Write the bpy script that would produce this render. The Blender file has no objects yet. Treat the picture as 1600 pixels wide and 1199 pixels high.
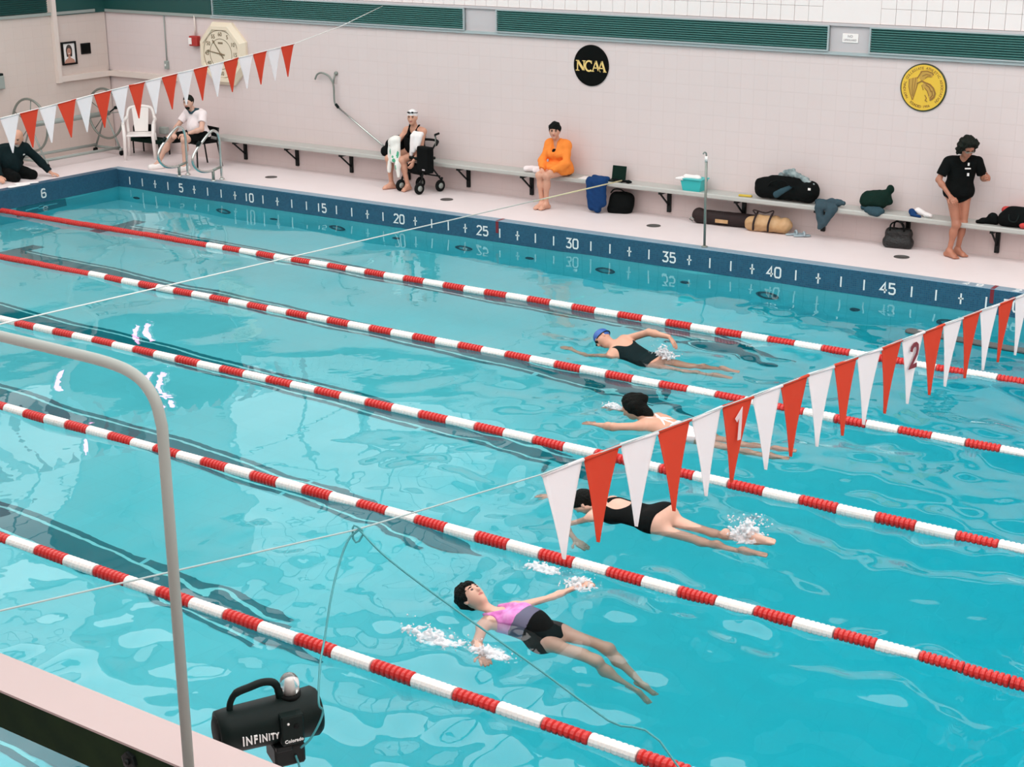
import bpy, math, random
import numpy as np
from mathutils import Vector, Matrix
random.seed(7); np.random.seed(7)
SC = bpy.context.scene
COL = SC.collection
PI = math.pi
FT = 0.3048
V = Vector

# ------------------------------------------------------------------ camera
def setup_camera():
    az, el, roll, f = -0.598386, -0.312226, -0.0045553, 2411.6
    d = V((math.cos(el)*math.sin(az), math.cos(el)*math.cos(az), math.sin(el)))
    r = V((math.cos(az), -math.sin(az), 0)); u = r.cross(d)
    c, s = math.cos(roll), math.sin(roll)
    R, U = c*r + s*u, -s*r + c*u
    cam = bpy.data.cameras.new('camera'); cam.sensor_width = 36; cam.lens = 36*f/1600
    cam.clip_start = .1; cam.clip_end = 200
    o = bpy.data.objects.new('camera', cam); COL.objects.link(o)
    m = Matrix((R, U, -d)).transposed().to_4x4(); m.translation = V((20.2618, -17.8202, 4.8716))
    o.matrix_world = m
    SC.camera = o
setup_camera()

# ------------------------------------------------------------------ world, lights, exposure
SC.view_settings.view_transform = 'Standard'; SC.view_settings.look = 'None'
SC.view_settings.gamma = 1; SC.view_settings.use_curve_mapping = False
SC.view_settings.exposure = 0.14
wd = bpy.data.worlds.new('world'); SC.world = wd; wd.use_nodes = True
wd.node_tree.nodes['Background'].inputs[0].default_value = (1, .97, .96, 1)
wd.node_tree.nodes['Background'].inputs[1].default_value = 0.3
cy = SC.cycles
cy.max_bounces = 10; cy.diffuse_bounces = 4; cy.glossy_bounces = 4; cy.transmission_bounces = 8
cy.transparent_max_bounces = 12; cy.volume_bounces = 0; cy.sample_clamp_indirect = 6.0
cy.caustics_reflective = False; cy.caustics_refractive = True; cy.use_denoising = True
def ceiling_lamp(x, y, sx, sy, w, z=8.35):
    l = bpy.data.lights.new('ceiling_area_light', 'AREA'); l.shape = 'RECTANGLE'; l.size = sx; l.size_y = sy
    l.energy = w; l.color = (1, .955, .94)
    o = bpy.data.objects.new('ceiling_area_light', l); COL.objects.link(o); o.location = (x, y, z)
LAMP_XY = [(x, y) for y in (-3.3, -8.1, -12.9, -17.6) for x in (0.6, 6.4, 12.2, 18.0, 23.4)]
for x, y in LAMP_XY:
    ceiling_lamp(x, y, 5.4, 4.4, {-3.3: 225, -8.1: 140, -12.9: 115, -17.6: 100}[y]*{.6: .74, 6.4: .86, 12.2: .90, 18.0: 1.1, 23.4: 1.3}[x])

# ------------------------------------------------------------------ materials
M = {}
def mat(name, col, rough=.6, metal=0, bump=None, var=None, spec=.5, alpha=None, sheen=0, trans=0):
    m = bpy.data.materials.new(name); m.use_nodes = True; nt = m.node_tree; b = nt.nodes['Principled BSDF']
    b.inputs['Base Color'].default_value = (*col, 1); b.inputs['Roughness'].default_value = rough
    b.inputs['Metallic'].default_value = metal; b.inputs['Specular IOR Level'].default_value = spec
    if name.startswith(('cloth', 'hair', 'towel')): b.inputs['Specular IOR Level'].default_value = .12
    if sheen: b.inputs['Sheen Weight'].default_value = sheen
    if trans: b.inputs['Transmission Weight'].default_value = trans
    if alpha is not None: b.inputs['Alpha'].default_value = alpha
    tc = nt.nodes.new('ShaderNodeTexCoord')
    if var:                                        # (scale, other colour, detail)
        n = nt.nodes.new('ShaderNodeTexNoise'); n.inputs['Scale'].default_value = var[0]; n.inputs['Detail'].default_value = 5
        r = nt.nodes.new('ShaderNodeMapRange'); r.inputs['From Min'].default_value = .35; r.inputs['From Max'].default_value = .65
        mx = nt.nodes.new('ShaderNodeMix'); mx.data_type = 'RGBA'
        mx.inputs[6].default_value = (*col, 1); mx.inputs[7].default_value = (*var[1], 1)
        nt.links.new(tc.outputs['Object'], n.inputs['Vector']); nt.links.new(n.outputs['Fac'], r.inputs[0])
        nt.links.new(r.outputs[0], mx.inputs[0]); nt.links.new(mx.outputs[2], b.inputs['Base Color'])
    if bump:
        n = nt.nodes.new('ShaderNodeTexNoise'); n.inputs['Scale'].default_value = bump[0]; n.inputs['Detail'].default_value = 4
        bp = nt.nodes.new('ShaderNodeBump'); bp.inputs['Strength'].default_value = bump[1]; bp.inputs['Distance'].default_value = bump[2]
        nt.links.new(tc.outputs['Object'], n.inputs['Vector']); nt.links.new(n.outputs['Fac'], bp.inputs['Height'])
        nt.links.new(bp.outputs[0], b.inputs['Normal'])
    M[name] = m
    return m
def tile_mat(name, c1, c2, mortar, w, h, axes, gap=.006, rough=.25, offset=0., bumpd=.003, spec=.5, bias=0.):
    m = mat(name, c1, rough, spec=spec); nt = m.node_tree; b = nt.nodes['Principled BSDF']
    g = nt.nodes.new('ShaderNodeNewGeometry'); s = nt.nodes.new('ShaderNodeSeparateXYZ'); c = nt.nodes.new('ShaderNodeCombineXYZ')
    nt.links.new(g.outputs['Position'], s.inputs[0])
    for i, a in enumerate(axes): nt.links.new(s.outputs['XYZ'.index(a)], c.inputs[i])
    br = nt.nodes.new('ShaderNodeTexBrick'); br.offset = offset; br.squash = 1
    br.inputs['Color1'].default_value = (*c1, 1); br.inputs['Color2'].default_value = (*c2, 1); br.inputs['Mortar'].default_value = (*mortar, 1)
    br.inputs['Scale'].default_value = 1; br.inputs['Brick Width'].default_value = w; br.inputs['Row Height'].default_value = h
    br.inputs['Mortar Size'].default_value = gap; br.inputs['Mortar Smooth'].default_value = .2; br.inputs['Bias'].default_value = bias
    nt.links.new(c.outputs[0], br.inputs['Vector']); nt.links.new(br.outputs['Color'], b.inputs['Base Color'])
    if bumpd:
        bp = nt.nodes.new('ShaderNodeBump'); bp.invert = True; bp.inputs['Distance'].default_value = bumpd; bp.inputs['Strength'].default_value = .6
        nt.links.new(br.outputs['Fac'], bp.inputs['Height']); nt.links.new(bp.outputs[0], b.inputs['Normal'])
    return m
def emit(name, col, s):
    m = bpy.data.materials.new(name); m.use_nodes = True; nt = m.node_tree; nt.nodes.clear()
    o = nt.nodes.new('ShaderNodeOutputMaterial'); e = nt.nodes.new('ShaderNodeEmission')
    e.inputs[0].default_value = (*col, 1); e.inputs[1].default_value = s; nt.links.new(e.outputs[0], o.inputs[0]); M[name] = m
    return m
tile_mat('wall_tile', (.715, .62, .605), (.725, .63, .615), (.695, .60, .585), .2, .2, 'XZY', gap=.004, rough=.42, bumpd=.0015, spec=.3)
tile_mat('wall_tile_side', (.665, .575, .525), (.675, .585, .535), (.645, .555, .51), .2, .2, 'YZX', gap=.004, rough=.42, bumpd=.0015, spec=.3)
mat('cream_trim', (.77, .68, .62), .5)
mat('block_white', (.86, .80, .78), .55, bump=(40, .2, .002))
mat('block_joint', (.42, .36, .36), .8)
mat('deck', (.82, .735, .735), .5, var=(1.3, (.79, .705, .70)), bump=(60, .15, .002))
mat('ceiling', (.82, .80, .78), .8)
tile_mat('tile_blue', (.012, .075, .155), (.022, .115, .21), (.035, .11, .165), .026, .026, 'XZY', gap=.0035, rough=.3)
tile_mat('tile_blue_end', (.012, .075, .155), (.022, .115, .21), (.035, .11, .165), .026, .026, 'YZX', gap=.0035, rough=.3)
tile_mat('tile_coping', (.20, .33, .44), (.25, .38, .48), (.28, .36, .42), .026, .026, 'XYZ', gap=.0035, rough=.35)
tile_mat('pool_floor', (.46, .765, .82), (.48, .785, .84), (.445, .75, .805), .3, .3, 'XYZ', gap=.005, rough=.6, bumpd=0)
tile_mat('pool_wall_paint', (.16, .72, .78), (.18, .74, .80), (.13, .66, .72), .3, .3, 'XZY', gap=.006, rough=.6, bumpd=0)
mat('lane_black', (.0, .19, .23), .5)
mat('acoustic_panel', (.05, .11, .12), .85)
mat('lane_white', (.85, .90, .90), .5)
mat('white_mark', (.86, .89, .88), .45)
mat('red_mark', (.22, .02, .03), .4)
mat('louver_teal', (.010, .075, .068), .5, metal=.1)
mat('louver_slat', (.10, .29, .265), .42, metal=.1)
mat('louver_frame', (.40, .47, .48), .5)
mat('louver_panel', (.55, .52, .53), .6)
mat('steel', (.62, .66, .63), .25, metal=.9)
mat('dull_steel', (.25, .28, .25), .45, metal=.5)
mat('grey_paint', (.32, .365, .34), .5)
mat('bench_top', (.47, .48, .45), .4)
mat('black_metal', (.005, .008, .008), .5, spec=.25)
mat('black_plastic', (.002, .009, .008), .5, spec=.18, bump=(300, .12, .001))
mat('black_rubber', (.004, .006, .006), .75, spec=.2)
mat('white_plastic', (.90, .87, .84), .35)
mat('red_float', (.62, .032, .028), .32)
mat('white_float', (.90, .86, .82), .38)
def cloth_translucent(name, col, mixf):
    m = mat(name, col, .8, spec=.1, bump=(400, .2, .001)); nt = m.node_tree; o = nt.nodes['Material Output']; b = nt.nodes['Principled BSDF']
    t = nt.nodes.new('ShaderNodeBsdfTranslucent'); t.inputs[0].default_value = (*col, 1); mx = nt.nodes.new('ShaderNodeMixShader'); mx.inputs[0].default_value = mixf
    nt.links.new(b.outputs[0], mx.inputs[1]); nt.links.new(t.outputs[0], mx.inputs[2]); nt.links.new(mx.outputs[0], o.inputs[0])
cloth_translucent('pennant_red', (.84, .12, .065), .45); cloth_translucent('pennant_white', (.98, .94, .95), .45)
mat('cord_white', (.80, .80, .76), .7)
mat('cord_grey', (.38, .50, .50), .6)
mat('cord_yellow', (.75, .70, .42), .7)
mat('cord_teal', (.05, .30, .33), .5)
mat('skin', (.66, .36, .25), .5, var=(6, (.60, .31, .21)))
mat('skin_pale', (.70, .43, .33), .5, var=(6, (.65, .38, .28)))
mat('skin_tan', (.46, .195, .12), .5, var=(7, (.38, .155, .095)))
mat('lips', (.45, .13, .11), .5)
mat('dark_eye', (.05, .03, .025), .3)
mat('hair_dark', (.005, .006, .005), .6, bump=(90, .9, .02))
mat('hair_grey', (.014, .018, .014), .7, bump=(90, .9, .02))
mat('hair_white', (.45, .42, .38), .7, bump=(90, .8, .01))
mat('cloth_black', (.0028, .0042, .0042), .85, bump=(60, .4, .006))
mat('cloth_navy', (.005, .015, .017), .85, bump=(50, .5, .008))
mat('cloth_white', (.88, .80, .80), .85, bump=(30, .5, .01))
mat('towel_white', (.86, .83, .82), .95, bump=(120, .7, .006))
mat('cloth_orange', (.90, .27, .05), .85, bump=(25, .6, .012))
mat('cloth_blue', (.010, .045, .145), .9, bump=(40, .6, .01))
mat('cloth_green', (.006, .022, .016), .9, bump=(35, .6, .01))
mat('cloth_grey_blue', (.045, .08, .10), .9, bump=(40, .6, .01))
mat('cloth_grey', (.36, .43, .43), .9, var=(16, (.16, .22, .23)), bump=(40, .7, .012))
mat('cloth_teal_grey', (.035, .075, .095), .9, bump=(40, .6, .01))
mat('tan_leather', (.56, .36, .19), .6, bump=(25, .5, .01), var=(9, (.48, .29, .13)))
mat('brown_fabric', (.014, .005, .005), .8, bump=(30, .5, .01))
mat('teal_plastic', (.03, .46, .46), .4)
mat('yellow', (.62, .45, .05), .6)
mat('red_cloth', (.55, .05, .045), .8)
mat('red_plastic', (.42, .03, .025), .45)
mat('cream_plastic', (.82, .72, .56), .45)
mat('clock_face', (.80, .71, .56), .5)
mat('clock_ring', (.52, .45, .33), .5)
mat('clock_mark', (.22, .17, .10), .5)
mat('frame_black', (.004, .005, .005), .5, spec=.2)
mat('disc_black', (.002, .003, .0025), .6, spec=.1)
mat('gold_letter', (.85, .62, .22), .5)
mat('gold', (.80, .52, .05), .5)
mat('gold_brown', (.30, .15, .03), .6)
mat('gold_mid', (.55, .33, .06), .6)
mat('gold_ring', (.03, .04, .015), .5)
mat('paper', (.86, .84, .82), .7)
mat('print_grey', (.45, .42, .43), .7)
mat('print_dark', (.30, .27, .28), .7)
mat('photo_skin', (.52, .27, .20), .5)
mat('photo_hair', (.045, .035, .030), .5)
mat('beam_white', (.50, .41, .40), .6, var=(2, (.485, .40, .39)), spec=.2)
mat('beam_side', (.016, .034, .014), .8, var=(9, (.010, .024, .012)), spec=.1)
mat('suit_pink', (.62, .14, .48), .6, var=(14, (.75, .32, .65)))
mat('suit_grey', (.10, .10, .17), .6)
mat('cap_blue', (.03, .12, .42), .35)
mat('cap_white', (.85, .84, .84), .35)
mat('slipper_blue', (.33, .42, .46), .6)
mat('drain', (.10, .095, .09), .6, metal=.3)
mat('tote_black', (.004, .005, .005), .35, bump=(45, 1.0, .02))
mat('towel_print', (.85, .85, .80), .95, bump=(90, .5, .006))
mat('print_green', (.08, .42, .24), .9)
mat('light_ring', (.02, .06, .07), .4)
mat('light_lens', (.10, .38, .42), .2)
mat('dome_clear', (.92, .95, .94), .06, trans=.9)
mat('foam_grey', (.09, .10, .10), .8)
mat('screen_dark', (.010, .016, .018), .4)
emit('pink_lamp', (1.0, .12, .45), 14)
emit('white_lamp', (1.0, .42, .70), 6)
emit('window_light', (1.0, .98, .97), 1.4)
emit('lamp_panel', (1.0, .955, .94), 4.0)

def foam_material():
    for name, film in (('foam', 0), ('foam_film', 1)):
        m = bpy.data.materials.new(name); m.use_nodes = True; nt = m.node_tree; nt.nodes.clear(); N = nt.nodes.new
        o = N('ShaderNodeOutputMaterial'); mx = N('ShaderNodeMixShader'); mx.inputs[0].default_value = .55
        d = N('ShaderNodeBsdfDiffuse'); d.inputs[0].default_value = (.92, .92, .94, 1); t = N('ShaderNodeBsdfTransparent')
        if film:                                   # ragged film of bubbles that thins towards its rim
            tc = N('ShaderNodeTexCoord'); n = N('ShaderNodeTexNoise'); n.inputs['Scale'].default_value = 14; n.inputs['Detail'].default_value = 6
            v = N('ShaderNodeVectorMath'); v.operation = 'SUBTRACT'; v.inputs[1].default_value = (.5, .5, .5); l = N('ShaderNodeVectorMath'); l.operation = 'LENGTH'
            a = N('ShaderNodeMath'); a.operation = 'MULTIPLY_ADD'; a.inputs[1].default_value = -1.25; r = N('ShaderNodeMapRange')
            r.inputs['From Min'].default_value = .12; r.inputs['From Max'].default_value = .42; r.inputs['To Max'].default_value = .75
            nt.links.new(tc.outputs['Generated'], v.inputs[0]); nt.links.new(v.outputs[0], l.inputs[0]); nt.links.new(tc.outputs['Object'], n.inputs['Vector'])
            nt.links.new(l.outputs['Value'], a.inputs[0]); nt.links.new(n.outputs['Fac'], a.inputs[2]); nt.links.new(a.outputs[0], r.inputs[0]); nt.links.new(r.outputs[0], mx.inputs[0])
        nt.links.new(t.outputs[0], mx.inputs[1]); nt.links.new(d.outputs[0], mx.inputs[2]); nt.links.new(mx.outputs[0], o.inputs[0]); M[name] = m
foam_material()
def water_material():
    m = bpy.data.materials.new('pool_water'); m.use_nodes = True; nt = m.node_tree; nt.nodes.clear()
    o = nt.nodes.new('ShaderNodeOutputMaterial'); g = nt.nodes.new('ShaderNodeBsdfGlass')
    g.inputs['IOR'].default_value = 1.333; g.inputs['Roughness'].default_value = 0; g.inputs['Color'].default_value = (1, 1, 1, 1)
    n = nt.nodes.new('ShaderNodeTexNoise'); n.inputs['Scale'].default_value = 3.5; n.inputs['Detail'].default_value = 2
    tc = nt.nodes.new('ShaderNodeTexCoord'); bp = nt.nodes.new('ShaderNodeBump')
    bp.inputs['Distance'].default_value = .004; bp.inputs['Strength'].default_value = .5
    nt.links.new(tc.outputs['Object'], n.inputs['Vector']); nt.links.new(n.outputs['Fac'], bp.inputs['Height']); nt.links.new(bp.outputs[0], g.inputs['Normal'])
    va = nt.nodes.new('ShaderNodeVolumeAbsorption'); va.inputs['Color'].default_value = (.06, .925, .965, 1); va.inputs['Density'].default_value = .44
    nt.links.new(g.outputs[0], o.inputs['Surface']); nt.links.new(va.outputs[0], o.inputs['Volume']); M['water'] = m
water_material()

# ------------------------------------------------------------------ object helpers
def tag(o, label=None, cat=None, group=None, kind=None):
    if label: o['label'] = label
    if cat: o['category'] = cat
    if group: o['group'] = group
    if kind: o['kind'] = kind
    return o
def world_loc(o):
    l = V(o.location)
    while o.parent: o = o.parent; l += V(o.location)
    return l
def thing(name, loc, label, cat, group=None):
    o = bpy.data.objects.new(name, None); COL.objects.link(o); o.location = loc; o.empty_display_size = .1
    return tag(o, label, cat, group)
class MB:
    """collects shapes, then links them as one mesh object"""
    def __init__(s): s.v, s.f, s.mi, s.sm = [], [], [], []
    def add(s, vs, fs, mi=0, smooth=False):
        b = len(s.v); s.v += [tuple(x) for x in vs]; s.f += [tuple(i+b for i in f) for f in fs]
        s.mi += [mi]*len(fs); s.sm += [smooth]*len(fs); return s
    def box(s, c, d, rot=None, mi=0, bev=0.):
        x, y, z = d[0]/2, d[1]/2, d[2]/2; c = V(c)
        if bev:
            b = min(bev, x*.9, y*.9, z*.9); vs = []; fs = []
            prof = [(-x+b, -y), (x-b, -y), (x, -y+b), (x, y-b), (x-b, y), (-x+b, y), (-x, y-b), (-x, -y+b)]
            ins = [(-x+b, -y+b*.6), (x-b, -y+b*.6), (x-b*.6, -y+b), (x-b*.6, y-b), (x-b, y-b*.6), (-x+b, y-b*.6), (-x+b*.6, y-b), (-x+b*.6, -y+b)]
            for zz, pr in ((-z, ins), (-z+b, prof), (z-b, prof), (z, ins)): vs += [(p[0], p[1], zz) for p in pr]
            for k in range(3):
                for i in range(8): fs.append((k*8+i, k*8+(i+1) % 8, k*8+8+(i+1) % 8, k*8+8+i))
            fs.append(tuple(range(7, -1, -1))); fs.append(tuple(range(24, 32)))
        else:
            vs = [(sx*x, sy*y, sz*z) for sz in (-1, 1) for sy in (-1, 1) for sx in (-1, 1)]
            fs = [(0, 2, 3, 1), (4, 5, 7, 6), (0, 1, 5, 4), (2, 6, 7, 3), (0, 4, 6, 2), (1, 3, 7, 5)]
        if rot is not None:
            R = rot if isinstance(rot, Matrix) else Matrix.Rotation(rot, 3, 'Z')
            vs = [R @ V(v) for v in vs]
        return s.add([V(v)+c for v in vs], fs, mi)
    def tube(s, pts, r, seg=8, closed=False, mi=0, caps=True):
        pts = [V(p) for p in pts]; n = len(pts); rs = r if isinstance(r, (list, tuple)) else [r]*n
        vs = []; fs = []; up = None
        for i, p in enumerate(pts):
            a = pts[i-1] if (i or closed) else p; b = pts[(i+1) % n] if (i < n-1 or closed) else p
            t = (b-a).normalized()
            if up is None: up = V((0, 0, 1)) if abs(t.z) < .9 else V((1, 0, 0))
            x = up.cross(t)
            if x.length < 1e-4: x = V((1, 0, 0)).cross(t)
            x.normalize(); y = t.cross(x); up = y
            vs += [p + rs[i]*(math.cos(2*PI*k/seg)*x + math.sin(2*PI*k/seg)*y) for k in range(seg)]
        for i in range(n if closed else n-1):
            j = (i+1) % n
            fs += [(i*seg+k, i*seg+(k+1) % seg, j*seg+(k+1) % seg, j*seg+k) for k in range(seg)]
        if caps and not closed: fs += [tuple(range(seg-1, -1, -1)), tuple((n-1)*seg+k for k in range(seg))]
        return s.add(vs, fs, mi, True)
    def lathe(s, prof, o, axis=(0, 0, 1), seg=20, mi=0, smooth=True):
        ax = V(axis).normalized(); x = ax.orthogonal().normalized(); y = ax.cross(x); o = V(o); vs = []; fs = []
        for h, r in prof: vs += [o + ax*h + r*(math.cos(2*PI*k/seg)*x+math.sin(2*PI*k/seg)*y) for k in range(seg)]
        for i in range(len(prof)-1): fs += [(i*seg+k, i*seg+(k+1) % seg, (i+1)*seg+(k+1) % seg, (i+1)*seg+k) for k in range(seg)]
        fs += [tuple(range(seg-1, -1, -1)), tuple((len(prof)-1)*seg+k for k in range(seg))]
        return s.add(vs, fs, mi, smooth)
    def prism(s, poly, o, ex, ey, t, mi=0):
        """2-D outline (counter-clockwise) laid on axes ex, ey at o, thickness t along ex x ey"""
        o, ex, ey = V(o), V(ex), V(ey); n = ex.cross(ey).normalized(); k = len(poly)
        vs = [o+ex*a+ey*b for a, b in poly] + [o+ex*a+ey*b+n*t for a, b in poly]
        fs = [tuple(range(k-1, -1, -1)), tuple(range(k, 2*k))] + [(i, (i+1) % k, k+(i+1) % k, k+i) for i in range(k)]
        return s.add(vs, fs, mi)
    def stroke(s, pts, w, o, ex, ey, t, mi=0, closed=False):
        n = len(pts); L = []; R_ = []
        for i in range(n):
            a = V(pts[i-1]) if (i or closed) else None; p = V(pts[i]); b = V(pts[(i+1) % n]) if (i < n-1 or closed) else None
            d1 = (p-a).normalized() if a is not None else (b-p).normalized(); d2 = (b-p).normalized() if b is not None else d1
            m = (d1+d2)
            m = m.normalized() if m.length > 1e-6 else d1
            nn = V((-m.y, m.x)); k = w/2/max(.5, nn.dot(V((-d1.y, d1.x))))
            L.append(p+nn*k); R_.append(p-nn*k)
        for i in range(n if closed else n-1):
            j = (i+1) % n; s.prism([R_[i], R_[j], L[j], L[i]], o, ex, ey, t, mi)
        return s
    def ellipsoid(s, c, r, rot=None, seg=14, mi=0):
        vs = []; fs = []; c = V(c); n = seg//2
        for i in range(n+1):
            a = PI*i/n
            for k in range(seg):
                b = 2*PI*k/seg; v = V((r[0]*math.sin(a)*math.cos(b), r[1]*math.sin(a)*math.sin(b), r[2]*math.cos(a)))
                vs.append(c + (rot @ v if rot else v))
        for i in range(n): fs += [(i*seg+k, (i+1)*seg+k, (i+1)*seg+(k+1) % seg, i*seg+(k+1) % seg) for k in range(seg)]
        return s.add(vs, fs, mi, True)
    def build(s, name, mats, parent=None, label=None, cat=None, group=None, kind=None, smooth=None, base=True, local=False):
        mats = mats if isinstance(mats, (list, tuple)) else [mats]
        vs = np.array(s.v, dtype=float)
        if local: off = np.zeros(3)
        elif parent is not None: off = np.array(world_loc(parent))
        elif base: off = np.array([(vs[:, 0].min()+vs[:, 0].max())/2, (vs[:, 1].min()+vs[:, 1].max())/2, vs[:, 2].min()])
        else: off = np.zeros(3)
        me = bpy.data.meshes.new(name); me.from_pydata((vs-off).tolist(), [], s.f)
        for m in mats: me.materials.append(M[m])
        me.polygons.foreach_set('material_index', s.mi)
        me.polygons.foreach_set('use_smooth', s.sm if smooth is None else [smooth]*len(s.f)); me.update()
        o = bpy.data.objects.new(name, me); COL.objects.link(o)
        if parent is not None: o.parent = parent
        else: o.location = off
        return tag(o, label, cat, group, kind)
def box(name, lo, hi, m, parent=None, bev=0., **k):
    lo, hi = V(lo), V(hi)
    return MB().box((lo+hi)/2, hi-lo, bev=bev).build(name, m, parent, **k)
def arc(c, r, a0, a1, n, ex, ey):
    return [V(c)+V(ex)*(r*math.cos(a0+(a1-a0)*i/n))+V(ey)*(r*math.sin(a0+(a1-a0)*i/n)) for i in range(n+1)]
def smooth_path(pts, n=6):
    P = [V(p) for p in pts]; P = [2*P[0]-P[1]]+P+[2*P[-1]-P[-2]]; out = []
    for i in range(1, len(P)-2):
        for k in range(n):
            t = k/n; a, b, c, d = P[i-1], P[i], P[i+1], P[i+2]
            out.append(.5*((2*b)+(c-a)*t+(2*a-5*b+4*c-d)*t*t+(-a+3*b-3*c+d)*t**3))
    return out+[P[-2]]
def text_mesh(txt, size, depth=.0015, bold=False, shear=0):
    cu = bpy.data.curves.new('lettering', 'FONT'); cu.body = txt; cu.size = size; cu.extrude = depth; cu.align_x = 'CENTER'; cu.align_y = 'CENTER'; cu.resolution_u = 3
    if bold: cu.offset = size*.018
    cu.shear = shear
    o = bpy.data.objects.new('lettering', cu); me = bpy.data.meshes.new_from_object(o)
    vs = [tuple(v.co) for v in me.vertices]; fs = [tuple(p.vertices) for p in me.polygons]
    bpy.data.objects.remove(o); bpy.data.curves.remove(cu); bpy.data.meshes.remove(me)
    return vs, fs
def put_text(mb, txt, size, o, ex, ey, bold=False, depth=.0015, shear=0, sx=1., mi=0):
    vs, fs = text_mesh(txt, size, depth, bold, shear); o, ex, ey = V(o), V(ex), V(ey); n = ex.cross(ey)
    return mb.add([o+ex*v[0]*sx+ey*v[1]+n*v[2] for v in vs], fs, mi)
GLYPH = {'0': [[(0, .15), (.12, 0), (.48, 0), (.6, .15), (.6, .85), (.48, 1), (.12, 1), (0, .85), (0, .15)]], '1': [[(.3, 0), (.3, 1)]],
    '2': [[(0, .82), (.14, 1), (.46, 1), (.6, .85), (.6, .66), (0, 0), (.62, 0)]], '3': [[(0, 1), (.56, 1), (.28, .58), (.48, .55), (.6, .42), (.6, .15), (.46, 0), (.12, 0), (0, .14)]],
    '4': [[(.46, 0), (.46, 1), (0, .3), (.66, .3)]], '5': [[(.58, 1), (.05, 1), (.05, .56), (.45, .6), (.6, .46), (.6, .16), (.46, 0), (.12, 0), (0, .14)]],
    '6': [[(.56, .86), (.44, 1), (.14, 1), (0, .82), (0, .14), (.13, 0), (.47, 0), (.6, .14), (.6, .42), (.47, .56), (0, .5)]],
    '7': [[(0, 1), (.6, 1), (.2, 0)]],
    '9': [[(.04, .14), (.16, 0), (.46, 0), (.6, .16), (.6, .85), (.46, 1), (.13, 1), (0, .86), (0, .56), (.13, .44), (.6, .48)]]}
def put_digits(mb, txt, h, w, o, ex, ey, t=.004, adv=.86):
    tot = (len(txt)-1)*adv*h + .6*h
    for i, ch in enumerate(txt):
        for pl in GLYPH[ch]:
            mb.stroke([(-tot/2+i*adv*h+a*h, (b-.5)*h) for a, b in pl], w, o, ex, ey, t)
    return mb

# ------------------------------------------------------------------ soft bodies: distance fields turned into meshes
def cone(a, b, ra, rb=None, k=.02, n=None, s=1.): return ('c', np.array(a, float), np.array(b, float), ra, ra if rb is None else rb, k, None if n is None else np.array(V(n).normalized()), s)
def ell(c, r, ax=None, k=.02): return ('e', np.array(c, float), np.array(r, float), np.eye(3) if ax is None else np.array(ax, float), k)
def sub(p): return ('-', p)
def grow(prims, d):
    out = []
    for p in prims:
        if p[0] == 'c': out.append(p[:3]+(p[3]+d, p[4]+d)+p[5:])
        elif p[0] == 'e': out.append(p[:2]+(p[2]+d,)+p[3:])
    return out
def _bound(p):
    if p[0] == '-': return _bound(p[1])
    if p[0] == 'c': r = max(p[3], p[4]); return np.minimum(p[1], p[2])-r, np.maximum(p[1], p[2])+r
    r = p[2].max(); return p[1]-r, p[1]+r
def _dist(p, X, Y, Z):
    if p[0] == 'c':
        a, b = p[1], p[2]; dx, dy, dz = X-a[0], Y-a[1], Z-a[2]; u = b-a; l2 = max(u@u, 1e-9)
        t = np.clip((dx*u[0]+dy*u[1]+dz*u[2])/l2, 0, 1)
        dx, dy, dz = dx-t*u[0], dy-t*u[1], dz-t*u[2]; q = dx*dx+dy*dy+dz*dz
        if p[6] is not None: w = dx*p[6][0]+dy*p[6][1]+dz*p[6][2]; q = q+w*w*(p[7]**2-1)
        return np.sqrt(q)-(p[3]+(p[4]-p[3])*t)
    c, r, A = p[1], p[2], p[3]; d = [X-c[0], Y-c[1], Z-c[2]]
    q = [(d[0]*A[i][0]+d[1]*A[i][1]+d[2]*A[i][2])/r[i] for i in range(3)]
    k0 = np.sqrt(q[0]**2+q[1]**2+q[2]**2)+1e-6; k1 = np.sqrt((q[0]/r[0])**2+(q[1]/r[1])**2+(q[2]/r[2])**2)+1e-6
    return k0*(k0-1)/k1
def wrinkle(X, Y, Z, f, seed=0):
    rs = np.random.RandomState(seed); o = 0
    for i in range(7):
        w = rs.normal(size=3)*f*(.6+.25*i); o = o+np.sin(w[0]*X+w[1]*Y+w[2]*Z+rs.rand()*6.28)/(1+.35*i)
    return o/3
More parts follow.
